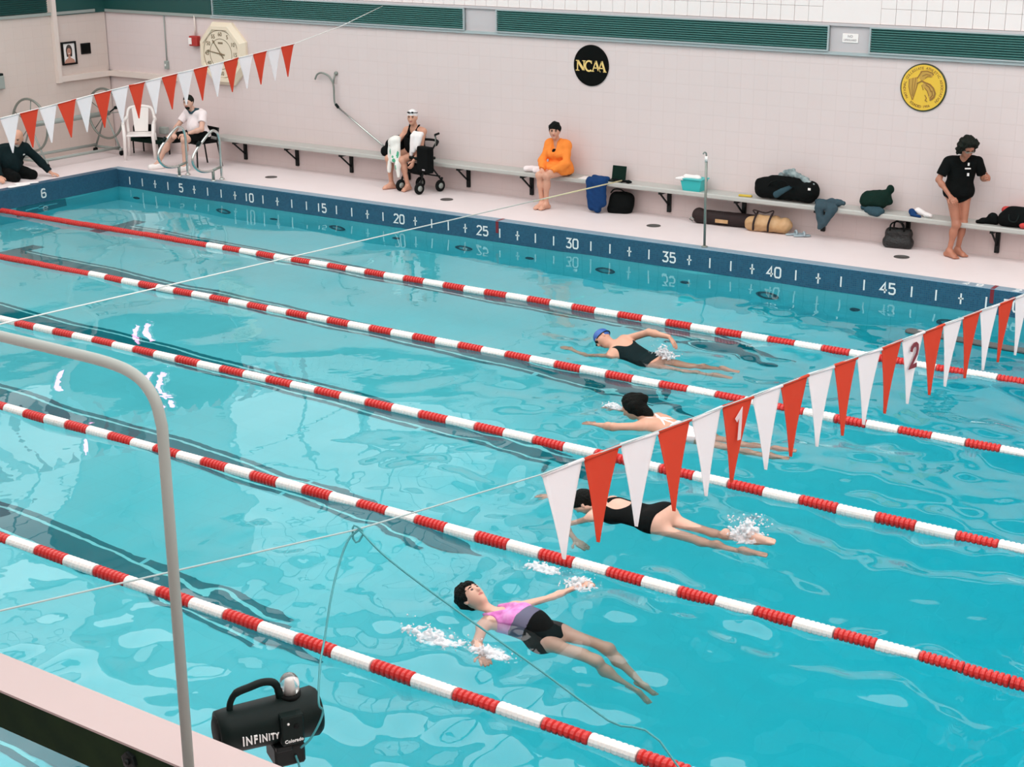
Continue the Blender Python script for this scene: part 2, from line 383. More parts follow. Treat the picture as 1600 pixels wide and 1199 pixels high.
def soft(prims, h, cuts=(), fold=None, rag=0):
    """prims -> (verts, quads); cuts: (point, normal) half-spaces removed on the normal's side; fold: (amplitude, frequency, seed)"""
    bs = [_bound(p) for p in prims if p[0] != '-']
    lo = np.min([b[0] for b in bs], 0)-.03; hi = np.max([b[1] for b in bs], 0)+.03
    n = np.ceil((hi-lo)/h).astype(int)+1
    F = np.full(n, .2, np.float32); ax = [lo[i]+h*np.arange(n[i]) for i in range(3)]
    for p in prims:
        q = p[1] if p[0] == '-' else p
        k = q[5] if q[0] == 'c' else q[4]; b = _bound(q); mg = k+3*h
        i0 = np.maximum(((b[0]-mg-lo)/h).astype(int), 0); i1 = np.minimum(((b[1]+mg-lo)/h).astype(int)+2, n)
        if (i1 <= i0).any(): continue
        sl = tuple(slice(i0[i], i1[i]) for i in range(3))
        X, Y, Z = np.meshgrid(*[ax[i][sl[i]].astype(np.float32) for i in range(3)], indexing='ij', sparse=True)
        d = _dist(q, X, Y, Z); f = F[sl]
        if p[0] == '-':
            d = -d; g = np.maximum(k-np.abs(f-d), 0)/k; F[sl] = np.maximum(f, d)+g*g*k/4
        else:
            g = np.maximum(k-np.abs(f-d), 0)/k; F[sl] = np.minimum(f, d)-g*g*k/4
    if fold or cuts:
        X, Y, Z = np.meshgrid(*[a.astype(np.float32) for a in ax], indexing='ij', sparse=True)
        if fold: F = F+fold[0]*wrinkle(X, Y, Z, fold[1], fold[2])
        for pt, nm in cuts:
            nm = V(nm).normalized(); g = (X-pt[0])*nm[0]+(Y-pt[1])*nm[1]+(Z-pt[2])*nm[2]
            if rag: g = g+rag*wrinkle(X, Y, Z, 70, 5)
            F = np.maximum(F, g)
    F[0] = F[-1] = .2; F[:, 0] = F[:, -1] = .2; F[:, :, 0] = F[:, :, -1] = .2
    S = F < 0; cnt = np.zeros(n-1, np.int8)
    cs = [(i, j, k) for i in (0, 1) for j in (0, 1) for k in (0, 1)]
    view = lambda A, c: A[c[0]:A.shape[0]-1+c[0], c[1]:A.shape[1]-1+c[1], c[2]:A.shape[2]-1+c[2]]
    for c in cs: cnt += view(S, c)
    I = np.argwhere((cnt > 0) & (cnt < 8))
    if len(I) == 0: return np.zeros((0, 3)), np.zeros((0, 4), int)
    idx = np.full(n-1, -1, np.int64); idx[tuple(I.T)] = np.arange(len(I))
    acc = np.zeros((len(I), 3)); num = np.zeros(len(I))
    for a in range(3):
        for c in cs:
            if c[a]: continue
            e = list(c); e[a] = 1; A = I+np.array(c); B = I+np.array(e)
            fa, fb = F[tuple(A.T)], F[tuple(B.T)]; m = (fa < 0) != (fb < 0)
            t = np.where(m, fa/np.where(fa == fb, 1, fa-fb), 0); P = A.astype(float); P[:, a] += t
            acc[m] += P[m]; num[m] += 1
    v = lo+h*acc/num[:, None]; quads = []
    for a in range(3):
        b, c = (a+1) % 3, (a+2) % 3; sh = [slice(None)]*3; s2 = [slice(None)]*3
        sh[a] = slice(0, -1); s2[a] = slice(1, None); D = S[tuple(sh)] != S[tuple(s2)]; E = np.argwhere(D)
        E = E[(E[:, b] > 0) & (E[:, c] > 0) & (E[:, b] < n[b]-1) & (E[:, c] < n[c]-1)]
        q = []
        for db, dc in ((1, 1), (0, 1), (0, 0), (1, 0)):
            G = E.copy(); G[:, b] -= db; G[:, c] -= dc; q.append(idx[tuple(G.T)])
        q = np.stack(q, 1); ins = S[tuple(E.T)]; q[~ins] = q[~ins][:, ::-1]; quads.append(q)
    return v, np.concatenate(quads)
def soft_obj(name, prims, m, parent=None, h=.01, cuts=(), fold=None, paint=(), label=None, cat=None, group=None, kind=None, mats=None, rag=0):
    """paint: (material, centre, radii, axes) ellipsoids that recolour the faces inside"""
    v, q = soft(prims, h, cuts, fold, rag)
    if parent is not None: off = np.array(world_loc(parent))
    else: off = np.array([v[:, 0].mean(), v[:, 1].mean(), v[:, 2].min()])
    me = bpy.data.meshes.new(name); me.vertices.add(len(v)); me.vertices.foreach_set('co', (v-off).ravel())
    me.loops.add(q.size); me.loops.foreach_set('vertex_index', q.ravel().astype(np.int32))
    me.polygons.add(len(q)); me.polygons.foreach_set('loop_start', np.arange(0, q.size, 4, dtype=np.int32))
    try: me.polygons.foreach_set('loop_total', np.full(len(q), 4, np.int32))
    except Exception: pass
    me.materials.append(M[m]); mi = np.zeros(len(q), np.int32)
    if paint:
        fc = v[q].mean(1)
        for k, (pm, c, r, A) in enumerate(paint):
            me.materials.append(M[pm]); d = fc-np.array(c); e = sum(((d@np.array(A[i]))/r[i])**2 for i in range(3)); mi[e < 1] = k+1
    me.polygons.foreach_set('material_index', mi); me.polygons.foreach_set('use_smooth', np.ones(len(q), bool))
    me.update(calc_edges=True); me.validate()
    o = bpy.data.objects.new(name, me); COL.objects.link(o)
    if parent is not None: o.parent = parent
    else: o.location = off
    return tag(o, label, cat, group, kind)

# ------------------------------------------------------------------ the setting
PL, PW = 75*FT, 13.35            # pool length and width
ZD = .3076                       # deck above the water
WY, WX = 1.67, -1.87             # far wall, left wall
HC = 8.4
def depth(x): return float(np.interp(x, [0, 11, 12.6, 14.0, 17.5, 23], [1.06, 1.42, 1.62, 2.2, 3.5, 3.6]))
S = dict(kind='structure')
fl = MB()
fl.box((12, .835, ZD/2-1.6), (28, 1.67, ZD+3.2)); fl.box((-.935, -10, ZD/2-1.6), (1.87, 20, ZD+3.2))
fl.box((24.4, -6.67, ZD/2-1.6), (2*(24.4-PL), 13.35, ZD+3.2)); fl.box((12, -16.9, ZD/2-1.6), (28, 7.1, ZD+3.2))
fl.build('floor', 'deck', **S)
wall = MB().box(((WX+26)/2, WY+.15, HC/2), (26-WX+.6, .3, HC)).build('wall_back', 'wall_tile', **S)
MB().box((WX-.15, -9.6, HC/2), (.3, 22.5, HC)).build('wall_left', 'wall_tile_side', **S)
MB().box((26.15, -9.6, HC/2), (.3, 22.5, HC)).build('wall_right', 'wall_tile_side', **S)
MB().box((12, -20.85, HC/2), (28.4, .3, HC)).build('wall_front', 'wall_tile', **S)
MB().box((12, -9.6, HC+.1), (28.4, 22.9, .2)).build('ceiling', 'ceiling', **S)
# white glazed blocks above the vents: the course faces stand proud of the joints
up = MB().box(((1.3+17.5)/2, WY-.004, 3.36), (16.2, .012, .46)).build('trim_1', 'block_joint', **S)
bm_ = MB().box((0, 0, 0), (.1955, .02, .1965), bev=.003); base_mesh = None
for r in range(2):
    for i in range(81):
        x = 1.35+.2*i+.1; z = 3.145+.2*r+.1
        if 12.0 < x < 12.7: continue
        if base_mesh is None:
            b = bm_.build('brick', 'block_white', up, local=True); base_mesh = b.data; b.location = V((x, WY-.012, z))-world_loc(up)
        else:
            b = bpy.data.objects.new('brick', base_mesh); COL.objects.link(b); b.parent = up; b.location = V((x, WY-.012+random.uniform(-.001, .001), z))-world_loc(up)
MB().box((12.35, WY-.011, 3.345), (.798, .02, .398), bev=.003).build('brick', 'block_white', up)
# teal vent band along the far wall
band = MB().box((9.2, WY-.006, 2.94), (16.7, .012, .40)).build('trim_2', 'louver_panel', **S)
MB().box((9.2, WY-.02, 3.125), (16.8, .05, .035)).build('band_flange', 'louver_panel', band)
MB().box((9.2, WY-.02, 2.755), (16.8, .05, .04)).build('band_flange', 'louver_frame', band)
def louver(x0, x1, label):
    t = thing('wall_vent', ((x0+x1)/2, WY, 2.78), label, 'vent')
    MB().box(((x0+x1)/2, WY-.018, 2.945), (x1-x0, .012, .33)).build('backing', 'louver_teal', t)
    f = MB(); w = .018
    for z in (2.785, 3.105): f.box(((x0+x1)/2, WY-.04, z), (x1-x0, .05, w))
    for x in (x0+w/2, x1-w/2): f.box((x, WY-.04, 2.945), (w, .05, .30))
    f.build('frame', 'louver_frame', t)
    me = None
    for k in range(10):
        z = 2.81+.0305*k
        if me is None:
            o = MB().box((0, 0, 0), (x1-x0-.04, .034, .006), rot=Matrix.Rotation(R_(-38), 3, 'X')).build('slat', 'louver_slat', t, local=True); me = o.data
        else: o = bpy.data.objects.new('slat', me); COL.objects.link(o); o.parent = t
        o.location = V(((x0+x1)/2, WY-.042, z))-V(t.location)
R_ = math.radians
louver(.86, 6.16, 'long dark teal slatted wall vent over the shepherd crook')
louver(6.75, 12.07, 'dark teal slatted wall vent over the black round emblem')
louver(12.63, 17.9, 'dark teal slatted wall vent over the yellow round seal')
# upper far wall: unseen dark panels, added to darken the deep end's reflections
for i in range(9):
    x0 = 8.1+2.0*i; MB().box((x0+.98, WY-.05, 5.97), (1.95, .10, 4.76), bev=.02).build('trim_%d' % (20+i), 'acoustic_panel', **S)
# dark panels in the corner, pipe chase border on both walls
MB().box((-.53, WY-.012, 3.66), (2.67, .024, 1.84)).build('trim_3', 'louver_teal', **S)
MB().box((WX+.012, 1.06, 3.66), (.024, 1.2, 1.84)).build('trim_4', 'louver_teal', **S)
MB().box((-.5, WY-.02, 2.765), (2.7, .04, .05)).build('trim_5', 'grey_paint', **S)
MB().box((WX+.02, -9.5, 2.78), (.04, 21.8, .05)).build('trim_6', 'grey_paint', **S)
lv = thing('wall_vent', (WX, -5.3, 2.81), 'dark green slatted vent band high on the left wall', 'vent')
MB().box((WX+.01, -5.4, 2.98), (.02, 11.5, .34)).build('backing', 'louver_teal', lv)
me = None
for k in range(9):
    o = MB().box((0, 0, 0), (.03, 11.5, .007), rot=Matrix.Rotation(R_(35), 3, 'Y')).build('slat', 'louver_teal', lv, local=True) if me is None else bpy.data.objects.new('slat', me)
    if me is None: me = o.data
    else: COL.objects.link(o); o.parent = lv
    o.location = V((WX+.03, -5.4, 2.84+.035*k))-V(lv.location)
MB().box((WX+.04, .46, 2.40), (.08, .085, 1.62)).box((WX+.04, 1.085, 1.655), (.08, 1.17, .10)).build('trim_7', 'cream_trim', **S)
MB().box(((WX-.15)/2, WY-.035, 1.655), (1.72, .07, .10)).build('trim_8', 'cream_trim', **S)
# pool basin
nx = 46; vs = []; fs = []
for i in range(nx+1):
    x = PL*i/nx; vs += [(x, 0, -depth(x)), (x, -PW, -depth(x))]
fs = [(2*i, 2*i+1, 2*i+3, 2*i+2) for i in range(nx)]
pf = MB().add(vs, fs).build('floor_pool', 'pool_floor', base=False, **S)
pw = MB()
pw.add([(0, -.002, -3.7), (PL, -.002, -3.7), (PL, -.002, .005), (0, -.002, .005)], [(0, 1, 2, 3)])
pw.add([(.002, 0, -3.7), (.002, -PW, -3.7), (.002, -PW, .005), (.002, 0, .005)], [(3, 2, 1, 0)])
pw.add([(PL-.002, 0, -3.7), (PL-.002, -PW, -3.7), (PL-.002, -PW, .005), (PL-.002, 0, .005)], [(0, 1, 2, 3)])
pw.add([(0, -PW+.002, -3.7), (PL, -PW+.002, -3.7), (PL, -PW+.002, .005), (0, -PW+.002, .005)], [(3, 2, 1, 0)])
pw.build('wall_pool', 'pool_wall_paint', base=False, **S)
# tiled band and coping round the pool
pb = MB().box((PL/2, -.008, ZD/2), (PL-.03, .016, ZD-.006)).build('trim_9', 'tile_blue', **S)
pe = MB().box((.008, -PW/2, ZD/2), (.016, PW, ZD-.006)).build('trim_10', 'tile_blue_end', **S)
MB().box((PL-.008, -PW/2, ZD/2), (.016, PW, ZD-.006)).build('trim_11', 'tile_blue_end', **S)
MB().box((PL/2, -PW+.008, ZD/2), (PL, .016, ZD-.006)).build('trim_12', 'tile_blue', **S)
cp = MB().box((PL/2, .068, ZD+.002), (PL+.3, .17, .012), bev=.004).build('trim_13', 'tile_coping', **S)
MB().box((-.068, -PW/2, ZD+.002), (.17, PW+.0, .012), bev=.004).build('trim_14', 'tile_blue', **S)
MB().box((PL+.068, -PW/2, ZD+.002), (.17, PW, .012)).build('trim_15', 'tile_coping', **S)
MB().box((PL/2, -PW-.068, ZD+.002), (PL+.3, .17, .012)).build('trim_16', 'tile_coping', **S)
# foot marks on the band: a tick each foot, a crossed tick each yard, a number each five feet
ex, ey = V((1, 0, 0)), V((0, 0, 1)); ZM = .140
for k in range(1, 75):
    o_ = V((k*FT, -.0165, ZM)); mb = MB()
    if k % 5 == 0: put_digits(mb, str(k), .128, .021, o_, ex, ey, .003).build('number_mark', 'white_mark', pb)
    else:
        mb.stroke([(0, -.066), (0, .066)], .019, o_, ex, ey, .003)
        if k % 3 == 0: mb.stroke([(-.032, .004), (.032, .004)], .018, o_, ex, ey, .003)
        mb.build('foot_tick', 'white_mark', pb)
for x in (25.85*FT, 49.2*FT):
    MB().box((x, -.0175, .222), (.045, .004, .168)).build('red_stripe', 'red_mark', pb)
    MB().box((x, .068, ZD+.009), (.045, .17, .003)).build('red_stripe', 'red_mark', cp)
for txt, x in (('49', 48.35*FT), ('20', 50.35*FT)):
    put_digits(MB(), txt, .105, .020, (x, .066, ZD+.0082), ex, V((0, 1, 0)), .002, adv=1.5).build('coping_mark', 'white_mark', cp)
for i in range(6):
    yc = -(1.44+2.093*i)
    if i == 0: yc = -1.60
    put_digits(MB(), str(6-i), .135, .022, (.0165, yc, .15), V((0, 1, 0)), ey, .003).build('number_mark', 'white_mark', pe)
# lane lines on the pool floor: dark stripe, white lines and dark edges, a cross bar short of the wall
LANE_Y = [-(2.488-1.0465+2.093*i) for i in range(6)]
def strip(mb, x0, x1, y0, y1, lift, n=24, tip=1.):
    vs = []; fs = []
    for i in range(n+1):
        x = x0+(x1-x0)*i/n; c, k = (y0+y1)/2, 1+(tip-1)*i/n; vs += [(x, c+(y0-c)*k, -depth(x)+lift), (x, c+(y1-c)*k, -depth(x)+lift)]
    return mb.add(vs, [(2*i, 2*i+1, 2*i+3, 2*i+2) for i in range(n)])
for y in LANE_Y:
    a = MB(); strip(a, 1.55, 12.2, y+.135, y-.135, .006); strip(a, 12.2, 13.0, y+.135, y-.135, .006, 6, .25); strip(a, 1.55, 12.5, y+.235, y+.17, .006); strip(a, 1.55, 12.5, y-.17, y-.235, .006)
    strip(a, 1.42, 1.68, y+.52, y-.52, .007, 2)
    ln = a.build('lane_line', 'lane_black', pf)
    b = MB(); strip(b, 1.7, 12.4, y+.17, y+.135, .006); strip(b, 1.7, 12.4, y-.135, y-.17, .006); b.build('line_edge', 'lane_white', ln)
# wall targets at the lane ends
for i, y in enumerate(LANE_Y):
    yy = -1.66 if i == 0 else y
    t = MB(); t.box((.009, yy, -.36), (.014, .98, .70)); tg = t.build('lane_target', 'lane_black', pf)
    c = MB(); c.box((.018, yy, -.36), (.006, .10, .30)); c.box((.018, yy, -.36), (.006, .62, .10)); c.build('target_cross', 'pool_wall_paint', tg)
# underwater lamps and inlets in the far wall
LAMP_AT = ['below the pool ladder rails', 'below the black bag by the woman in the cap', 'below the white towel beside the woman in orange', 'below the bench left of the teal basket', 'below the pair of slippers', 'below the backpack']
for i in range(6):
    x = 2.44+2.412*i
    t = thing('underwater_lamp', (x, 0, -.67), 'round dark underwater lamp '+LAMP_AT[i], 'lamp', 'underwater lamps in the far pool wall')
    MB().lathe([(0, .15), (.03, .15), (.035, .105), (.02, .10)], (x, 0, -.67), (0, -1, 0), 24).build('ring', 'light_ring', t)
    MB().lathe([(0, .098), (.026, .094), (.032, .06)], (x, 0, -.67), (0, -1, 0), 20).build('lens', 'light_lens', t)
for x, l in ((.42, 'next to the pool corner'), (3.56, 'below the crook of the rescue pole'), (6.02, 'below the rolling walker'), (8.43, 'below the woman in orange'), (10.92, 'below the thin upright post'), (13.32, 'below the black tote')):
    MB().lathe([(0, .075), (.02, .07), (.022, .03), (.012, .028)], (x, 0, -.66), (0, -1, 0), 14).build('water_inlet', 'light_ring', None, 'small dark water inlet in the far pool wall, '+l, 'inlet', 'water inlets in the far pool wall')
# floor drains in the far deck
for x, y, l in ((2.75, .84, 'round floor drain between the pool ladder and the black bag'), (6.32, .88, 'round floor drain in front of the rolling walker'),
                (9.90, .93, 'round floor drain between the blue towel and the thin post'), (13.5, .99, 'round floor drain in front of the black tote')):
    d = MB().lathe([(0, .10), (.006, .10), (.008, .085), (.004, .084)], (x, y, ZD), (0, 0, 1), 20).build('floor_drain', 'drain', None, l, 'drain')

# ------------------------------------------------------------------ water
def wave_height(X, Y):
    rs = np.random.RandomState(3); calm = 0; chop = 0; fine = 0
    for i in range(22):
        a = rs.rand()*2*PI; k = 2*PI/rs.uniform(.9, 2.8); calm = calm+np.sin(k*(X*math.cos(a)+Y*math.sin(a))+rs.rand()*6.28)/k
    for i in range(34):
        a = rs.rand()*2*PI; k = 2*PI/rs.uniform(.22, .75); chop = chop+np.sin(k*(X*math.cos(a)+Y*math.sin(a))+rs.rand()*6.28)/k
    for i in range(16):
        a = rs.rand()*2*PI; k = 2*PI/rs.uniform(.16, .4); fine = fine+np.sin(k*(X*math.cos(a)+Y*math.sin(a))+rs.rand()*6.28)/k
    H = calm*.0085
    w = np.zeros_like(X)+.02
    for (sx, sy, L, wd_) in SWIM:                                     # wakes spread back from each swimmer
        u = X-sx; v = np.abs(Y-sy); spread = wd_+.16*np.maximum(u, 0)
        w = w+np.exp(-(v/spread)**2)*np.exp(-np.maximum(-u, 0)**2/.5)*np.where(u > 0, np.exp(-u/L), 1)
    for ry in ROPE_Y:                                                 # slop along the ropes down the right half
        w = w+.55*np.exp(-((Y-ry-.12)/.42)**2)*np.clip((X-11.2)/2.0, 0, 1)
    for ry in ROPE_Y: w = w+.6*np.exp(-((Y-ry+.45)/.38)**2)*np.clip((X-13.0)/2.5, 0, 1)
    w = w+.16*np.clip((X-12)/3, 0, 1)*(1+np.sin(1.3*X+2.1*Y)*np.sin(.8*X-1.7*Y))
    for ly in LANE_Y: w = w+.7*np.exp(-((Y-ly)/.5)**2)*np.exp(-((X-12.7)/.9)**2)
    w = np.clip(w, 0, 1.1)
    return H*(1+.6*w)+w*(chop*.027+fine*.016)
ROPE_Y = [-(2.488+2.093*i) for i in range(5)]
SWIM = [(14.4, -9.75, 2.5, .55), (14.0, -7.7, 2.2, .5), (13.3, -5.65, 2.2, .5), (11.9, -3.65, 2.4, .5)]
def water():
    h = .05; xs = np.arange(-.03, PL+.031, h); ys = np.arange(.03, -PW-.031, -h)
    X, Y = np.meshgrid(xs, ys, indexing='ij'); H = wave_height(X, Y); n, m = X.shape
    top = np.stack([X, Y, H], -1).reshape(-1, 3); vs = top.tolist(); g = np.arange(n*m).reshape(n, m)
    q = np.stack([g[:-1, :-1], g[:-1, 1:], g[1:, 1:], g[1:, :-1]], -1).reshape(-1, 4)
    fs = q.tolist(); b = len(vs); zb = -3.9
    ring = list(g[:, 0])+list(g[-1, 1:])+list(g[-2::-1, -1])+list(g[0, -2:0:-1]); k = len(ring)
    vs += [(vs[i][0], vs[i][1], zb) for i in ring]
    fs += [(int(ring[i]), int(ring[(i+1) % k]), b+(i+1) % k, b+i) for i in range(k)]
    fs.append(tuple(b+i for i in range(k)))
    me = bpy.data.meshes.new('pool_water'); me.from_pydata(vs, [], fs); me.materials.append(M['water'])
    me.polygons.foreach_set('use_smooth', [i < len(q) for i in range(len(fs))]); me.update()
    bmx = __import__('bmesh').new(); bmx.from_mesh(me); __import__('bmesh').ops.recalc_face_normals(bmx, faces=bmx.faces); bmx.to_mesh(me); bmx.free()
    o = bpy.data.objects.new('pool_water', me); COL.objects.link(o); tag(o, kind='structure')
water()

# ------------------------------------------------------------------ lane ropes
def float_section(name, m, deep):
    n = 8; L = .32; prof = []
    for k in range(n):
        a = L*k/n; d = L/n
        prof += [(a+d*.06, .050-deep), (a+d*.22, .0495), (a+d*.72, .0505), (a+d*.90, .050-deep)]
    return MB().lathe(prof, (0, 0, 0), (1, 0, 0), 14, smooth=False).build(name, m, None, base=False)
sec_r = float_section('red_float_section', 'red_float', .013); sec_w = float_section('white_float_section', 'white_float', .006)
ROPE_LABEL = ['lane rope nearest the bench, red and white floats', 'second lane rope out from the bench, below the blue-capped swimmer',
              'third lane rope out from the bench, right above the swimmer half behind pennants', 'fourth lane rope out from the bench, above the woman on her back',
              'lane rope closest to the viewer, below the woman on her back']
ROPE_PHASE = [4.58, 4.513, 4.66, 4.497, 4.784]; ROPE_STEP = [.3225, .3169, .33, .2986, .332]
for i, y in enumerate(ROPE_Y):
    t = thing('lane_rope', (0, y, .012), ROPE_LABEL[i], 'lane rope', 'red and white lane ropes')
    MB().tube([(.0, y, .012), (PL, y, .012)], .006, 6).build('cable', 'steel', t)
    x0 = ROPE_PHASE[i]; per = ROPE_STEP[i]
    ks = range(-int((x0-.06)/per), int((PL-.1-x0)/per))
    for k in ks:
        x = x0+per*k; red = k < 0 or x > (17.2 if i == 3 else 18.2) or k % 2 == 1
        src = sec_r if red else sec_w
        o = src.copy(); COL.objects.link(o); o.parent = t; o.scale.x = per/.32*.995
        o.location = (x, random.uniform(-.004, .004), random.uniform(-.003, .003)); o.rotation_euler.x = random.random()
bpy.data.objects.remove(sec_r); bpy.data.objects.remove(sec_w)

# ------------------------------------------------------------------ pennant lines
def pennant_mesh(name, m, w, h):
    n, r = 8, 10; vs = []; fs = []
    for j in range(r+1):
        v = j/r; hw = (w/2)*(1-v*.985)
        for i in range(n+1):
            u = i/n*2-1; bend = .012*math.sin(2.2*v+1.4*u)*v + .006*u*u
            vs.append((u*hw, bend, -h*v))
    N = len(vs); vs += [(a, b+.0025, c) for a, b, c in vs]; g = lambda j, i: j*(n+1)+i
    for j in range(r):
        for i in range(n):
            q = (g(j, i), g(j, i+1), g(j+1, i+1), g(j+1, i)); fs += [q[::-1], tuple(k+N for k in q)]
    for j in range(r):
        for i in (0, n):
            q = (g(j, i), g(j+1, i), g(j+1, i)+N, g(j, i)+N); fs.append(q if i == 0 else q[::-1])
    mb = MB().add(vs, fs, 0, True)
    mb.tube([(-w/2, .003, -.006), (w/2, .003, -.006)], .009, 6)      # hem folded over the line
    return mb.build(name, m, None, base=False)
def pennant_line(name, label, A, B, n, ends, cord, first_white, L=.457, numbers=()):
    A, B = V(A), V(B); d = (B-A)/n; t = thing(name, A, label, 'flag line')
    MB().tube([V(p) for p in ends], .0034 if cord == 'cord_grey' else .005, 6).build('line', cord, t)
    w = d.length*.985; pr = pennant_mesh('pennant', 'pennant_red', w, L); pwh = pennant_mesh('pennant', 'pennant_white', w, L)
    dx = d.normalized(); yaw = math.atan2(dx.y, dx.x); tilt = -math.asin(dx.z)
    for k in range(n):
        white = (k % 2 == 0) == first_white
        o = (pwh if white else pr).copy(); COL.objects.link(o); o.parent = t
        o.location = A+d*(k+.5)-V(t.location)
        a = random.uniform(-.10, .10)
        sh = Matrix(((1, 0, 0), (0, 1, 0), (dx.z/max(.1, math.hypot(dx.x, dx.y)), 0, 1))).to_4x4()
        me = o.data.copy(); me.transform(sh); o.data = me; o.rotation_euler = (random.uniform(-.05, .05), random.uniform(-.03, .03), yaw+a*.5)
        for kk, txt, mm in numbers:
            if kk == k:
                mb = MB(); sh_ = {'1': [[(-.030, .115), (.012, .155), (.012, 0)]], '2': [[(-.042, .118), (-.034, .143), (-.012, .157), (.016, .157), (.037, .143), (.042, .118), (.034, .09), (-.036, .016), (.046, .016)]]}[txt]
                for pl in sh_: mb.stroke(pl, .030, (0, -.010, -.215), V((1, 0, sh[2][0])), V((0, 0, 1)), .003)
                nb = mb.build('number', mm, None, base=False); nb.parent = o
    for q in (pr, pwh): bpy.data.objects.remove(q)
    return t
FA, FB = V((4.572, -5.787, 2.215)), V((4.572, -.4575, 2.668))
fd = (FB-FA)/5.33
pennant_line('pennant_line', 'red and white pennant line hung over the far left end by the chair', FA-fd*.592*4, FB, 26,
    [(4.572, -13.75, 1.75), FA-fd*.592*4, FA, FB, (4.572, .6, 2.84), (4.59, 1.655, 3.09)], 'cord_white', True)
NA, NB = V((16.81, -12.52, 2.412)), V((17.262, -7.11, 2.09)); nd = (NB-NA)/18
pennant_line('pennant_line', 'red and white pennant line in front at right, numbered 1 and 2', NA, NB+nd*20, 38,
    [(15.95, -16.45, 2.95), (16.33, -15.01, 2.64), (16.64, -13.59, 2.49), NA, NB+nd*20, (17.9, 1.6, 2.0)], 'cord_grey', True,
    numbers=((5, '1', 'pennant_white'), (12, '2', 'red_mark')))

# ------------------------------------------------------------------ wall fittings
def pace_clock():
    c = V((1.06, WY, 2.15)); t = thing('wall_clock', c, 'big cream octagonal clock on the tiled wall by the corner', 'clock')
    octo = lambda r: [(r*math.cos(PI/8+k*PI/4), r*math.sin(PI/8+k*PI/4)) for k in range(8)]
    n = V((0, -1, 0)); vs = []
    for r, d in ((.57, 0), (.57, .05), (.50, .13), (.44, .13), (.43, .105)): vs += [c+V((a, 0, b))+n*d for a, b in octo(r)]
    fs = [(k*8+i, k*8+8+i, k*8+8+(i+1) % 8, k*8+(i+1) % 8) for k in range(4) for i in range(8)]
    MB().add(vs, fs).build('case', 'cream_plastic', t)
    f = MB().lathe([(.095, .44), (.107, .44)], c, n, 40, smooth=False).build('dial', 'clock_face', t)
    m = MB()
    for r, w in ((.40, .010), (.255, .010)):
        k = 48; m.stroke([(r*math.cos(2*PI*i/k), r*math.sin(2*PI*i/k)) for i in range(k)], w, c+n*.1075, V((1, 0, 0)), V((0, 0, 1)), .002, closed=True)
    for i in range(12):
        a = PI/2-i*PI/6
        put_text(m, str(60 if i == 0 else 5*i), .095, c+n*.1085+V((.33*math.cos(a), 0, .33*math.sin(a))), V((1, 0, 0)), V((0, 0, 1)), bold=True)
    m.box(c+n*.109+V((0, 0, .185)), (.11, .003, .03)).build('dial_marks', 'clock_mark', t)
    for nm, a, L in (('minute_hand', R_(172), .34), ('second_hand', R_(128), .30)):
        h = MB(); u = V((math.cos(a), 0, math.sin(a))); v = V((-u.z, 0, u.x))
        h.prism([(-.09, -.012), (L-.07, -.007), (L-.06, -.026), (L, 0), (L-.06, .026), (L-.07, .007), (-.09, .012)], c+n*.115, u, -v, .004)
        h.build(nm, 'clock_mark', t)
    MB().lathe([(.107, .022), (.125, .018)], c, n, 16).build('hub', 'clock_mark', t)
pace_clock()
t = thing('fire_alarm', (.38, WY, 2.25), 'red fire alarm box with a white side next to the cream clock', 'alarm')
MB().box((.395, WY-.05, 2.335), (.19, .10, .17), bev=.01).build('box', 'red_plastic', t)
MB().box((.335, WY-.105, 2.335), (.07, .012, .11)).build('pull_plate', 'white_plastic', t)
MB().tube([(.40, WY-.03, 2.42), (.40, WY-.03, 2.76)], .014, 8).build('conduit', 'cream_trim', t)
t = thing('switch_box', (-.36, WY, 1.81), 'small grey switch box on a thin conduit left of the fire alarm', 'switch')
MB().box((-.36, WY-.03, 1.88), (.07, .06, .14), bev=.006).build('box', 'grey_paint', t)
MB().box((-.36, WY-.063, 1.88), (.02, .01, .04)).build('lever', 'white_plastic', t)
MB().tube([(-.36, WY-.02, 1.95), (-.36, WY-.02, 2.76)], .010, 8).build('conduit', 'grey_paint', t)
# framed portrait and plaque on the left wall
t = thing('portrait_frame', (WX, .75, 1.88), 'black framed portrait photo of a smiling dark-haired person on the left wall', 'picture')
f = MB(); yz = (.59, .91, 1.88, 2.28)
for y in (yz[0]+.015, yz[1]-.015): f.box((WX+.018, y, 2.08), (.036, .03, .40))
for z in (yz[2]+.015, yz[3]-.015): f.box((WX+.018, .75, z), (.036, .26, .03))
f.build('frame', 'frame_black', t)
ph = MB().box((WX+.012, .75, 2.08), (.012, .27, .35)).build('print', 'paper', t)
ey_, ez_ = V((0, 1, 0)), V((0, 0, 1))
oval = lambda a, b, k=18: [(a*math.cos(2*PI*i/k), b*math.sin(2*PI*i/k)) for i in range(k)]
MB().prism(oval(.070, .105), (WX+.0181, .752, 2.125), ey_, ez_, .001).prism([(-.06, -.10), (.06, -.10), (.068, 0), (-.068, 0)], (WX+.0181, .752, 2.12), ey_, ez_, .001).build('printed_hair', 'photo_hair', ph)
fc = MB().prism(oval(.046, .066), (WX+.0192, .748, 2.105), ey_, ez_, .001).prism([(-.125, -.105), (.125, -.105), (.10, -.045), (.03, -.01), (.02, .04), (-.025, .04), (-.03, -.01), (-.095, -.045)], (WX+.0192, .75, 2.01), ey_, ez_, .001).build('printed_face', 'photo_skin', ph)
MB().prism(oval(.018, .007), (WX+.0203, .748, 2.075), ey_, ez_, .0006).build('printed_smile', 'paper', fc)
MB().prism(oval(.007, .005, 8), (WX+.0203, .730, 2.118), ey_, ez_, .0006).prism(oval(.007, .005, 8), (WX+.0203, .768, 2.118), ey_, ez_, .0006).build('printed_eyes', 'photo_hair', fc)
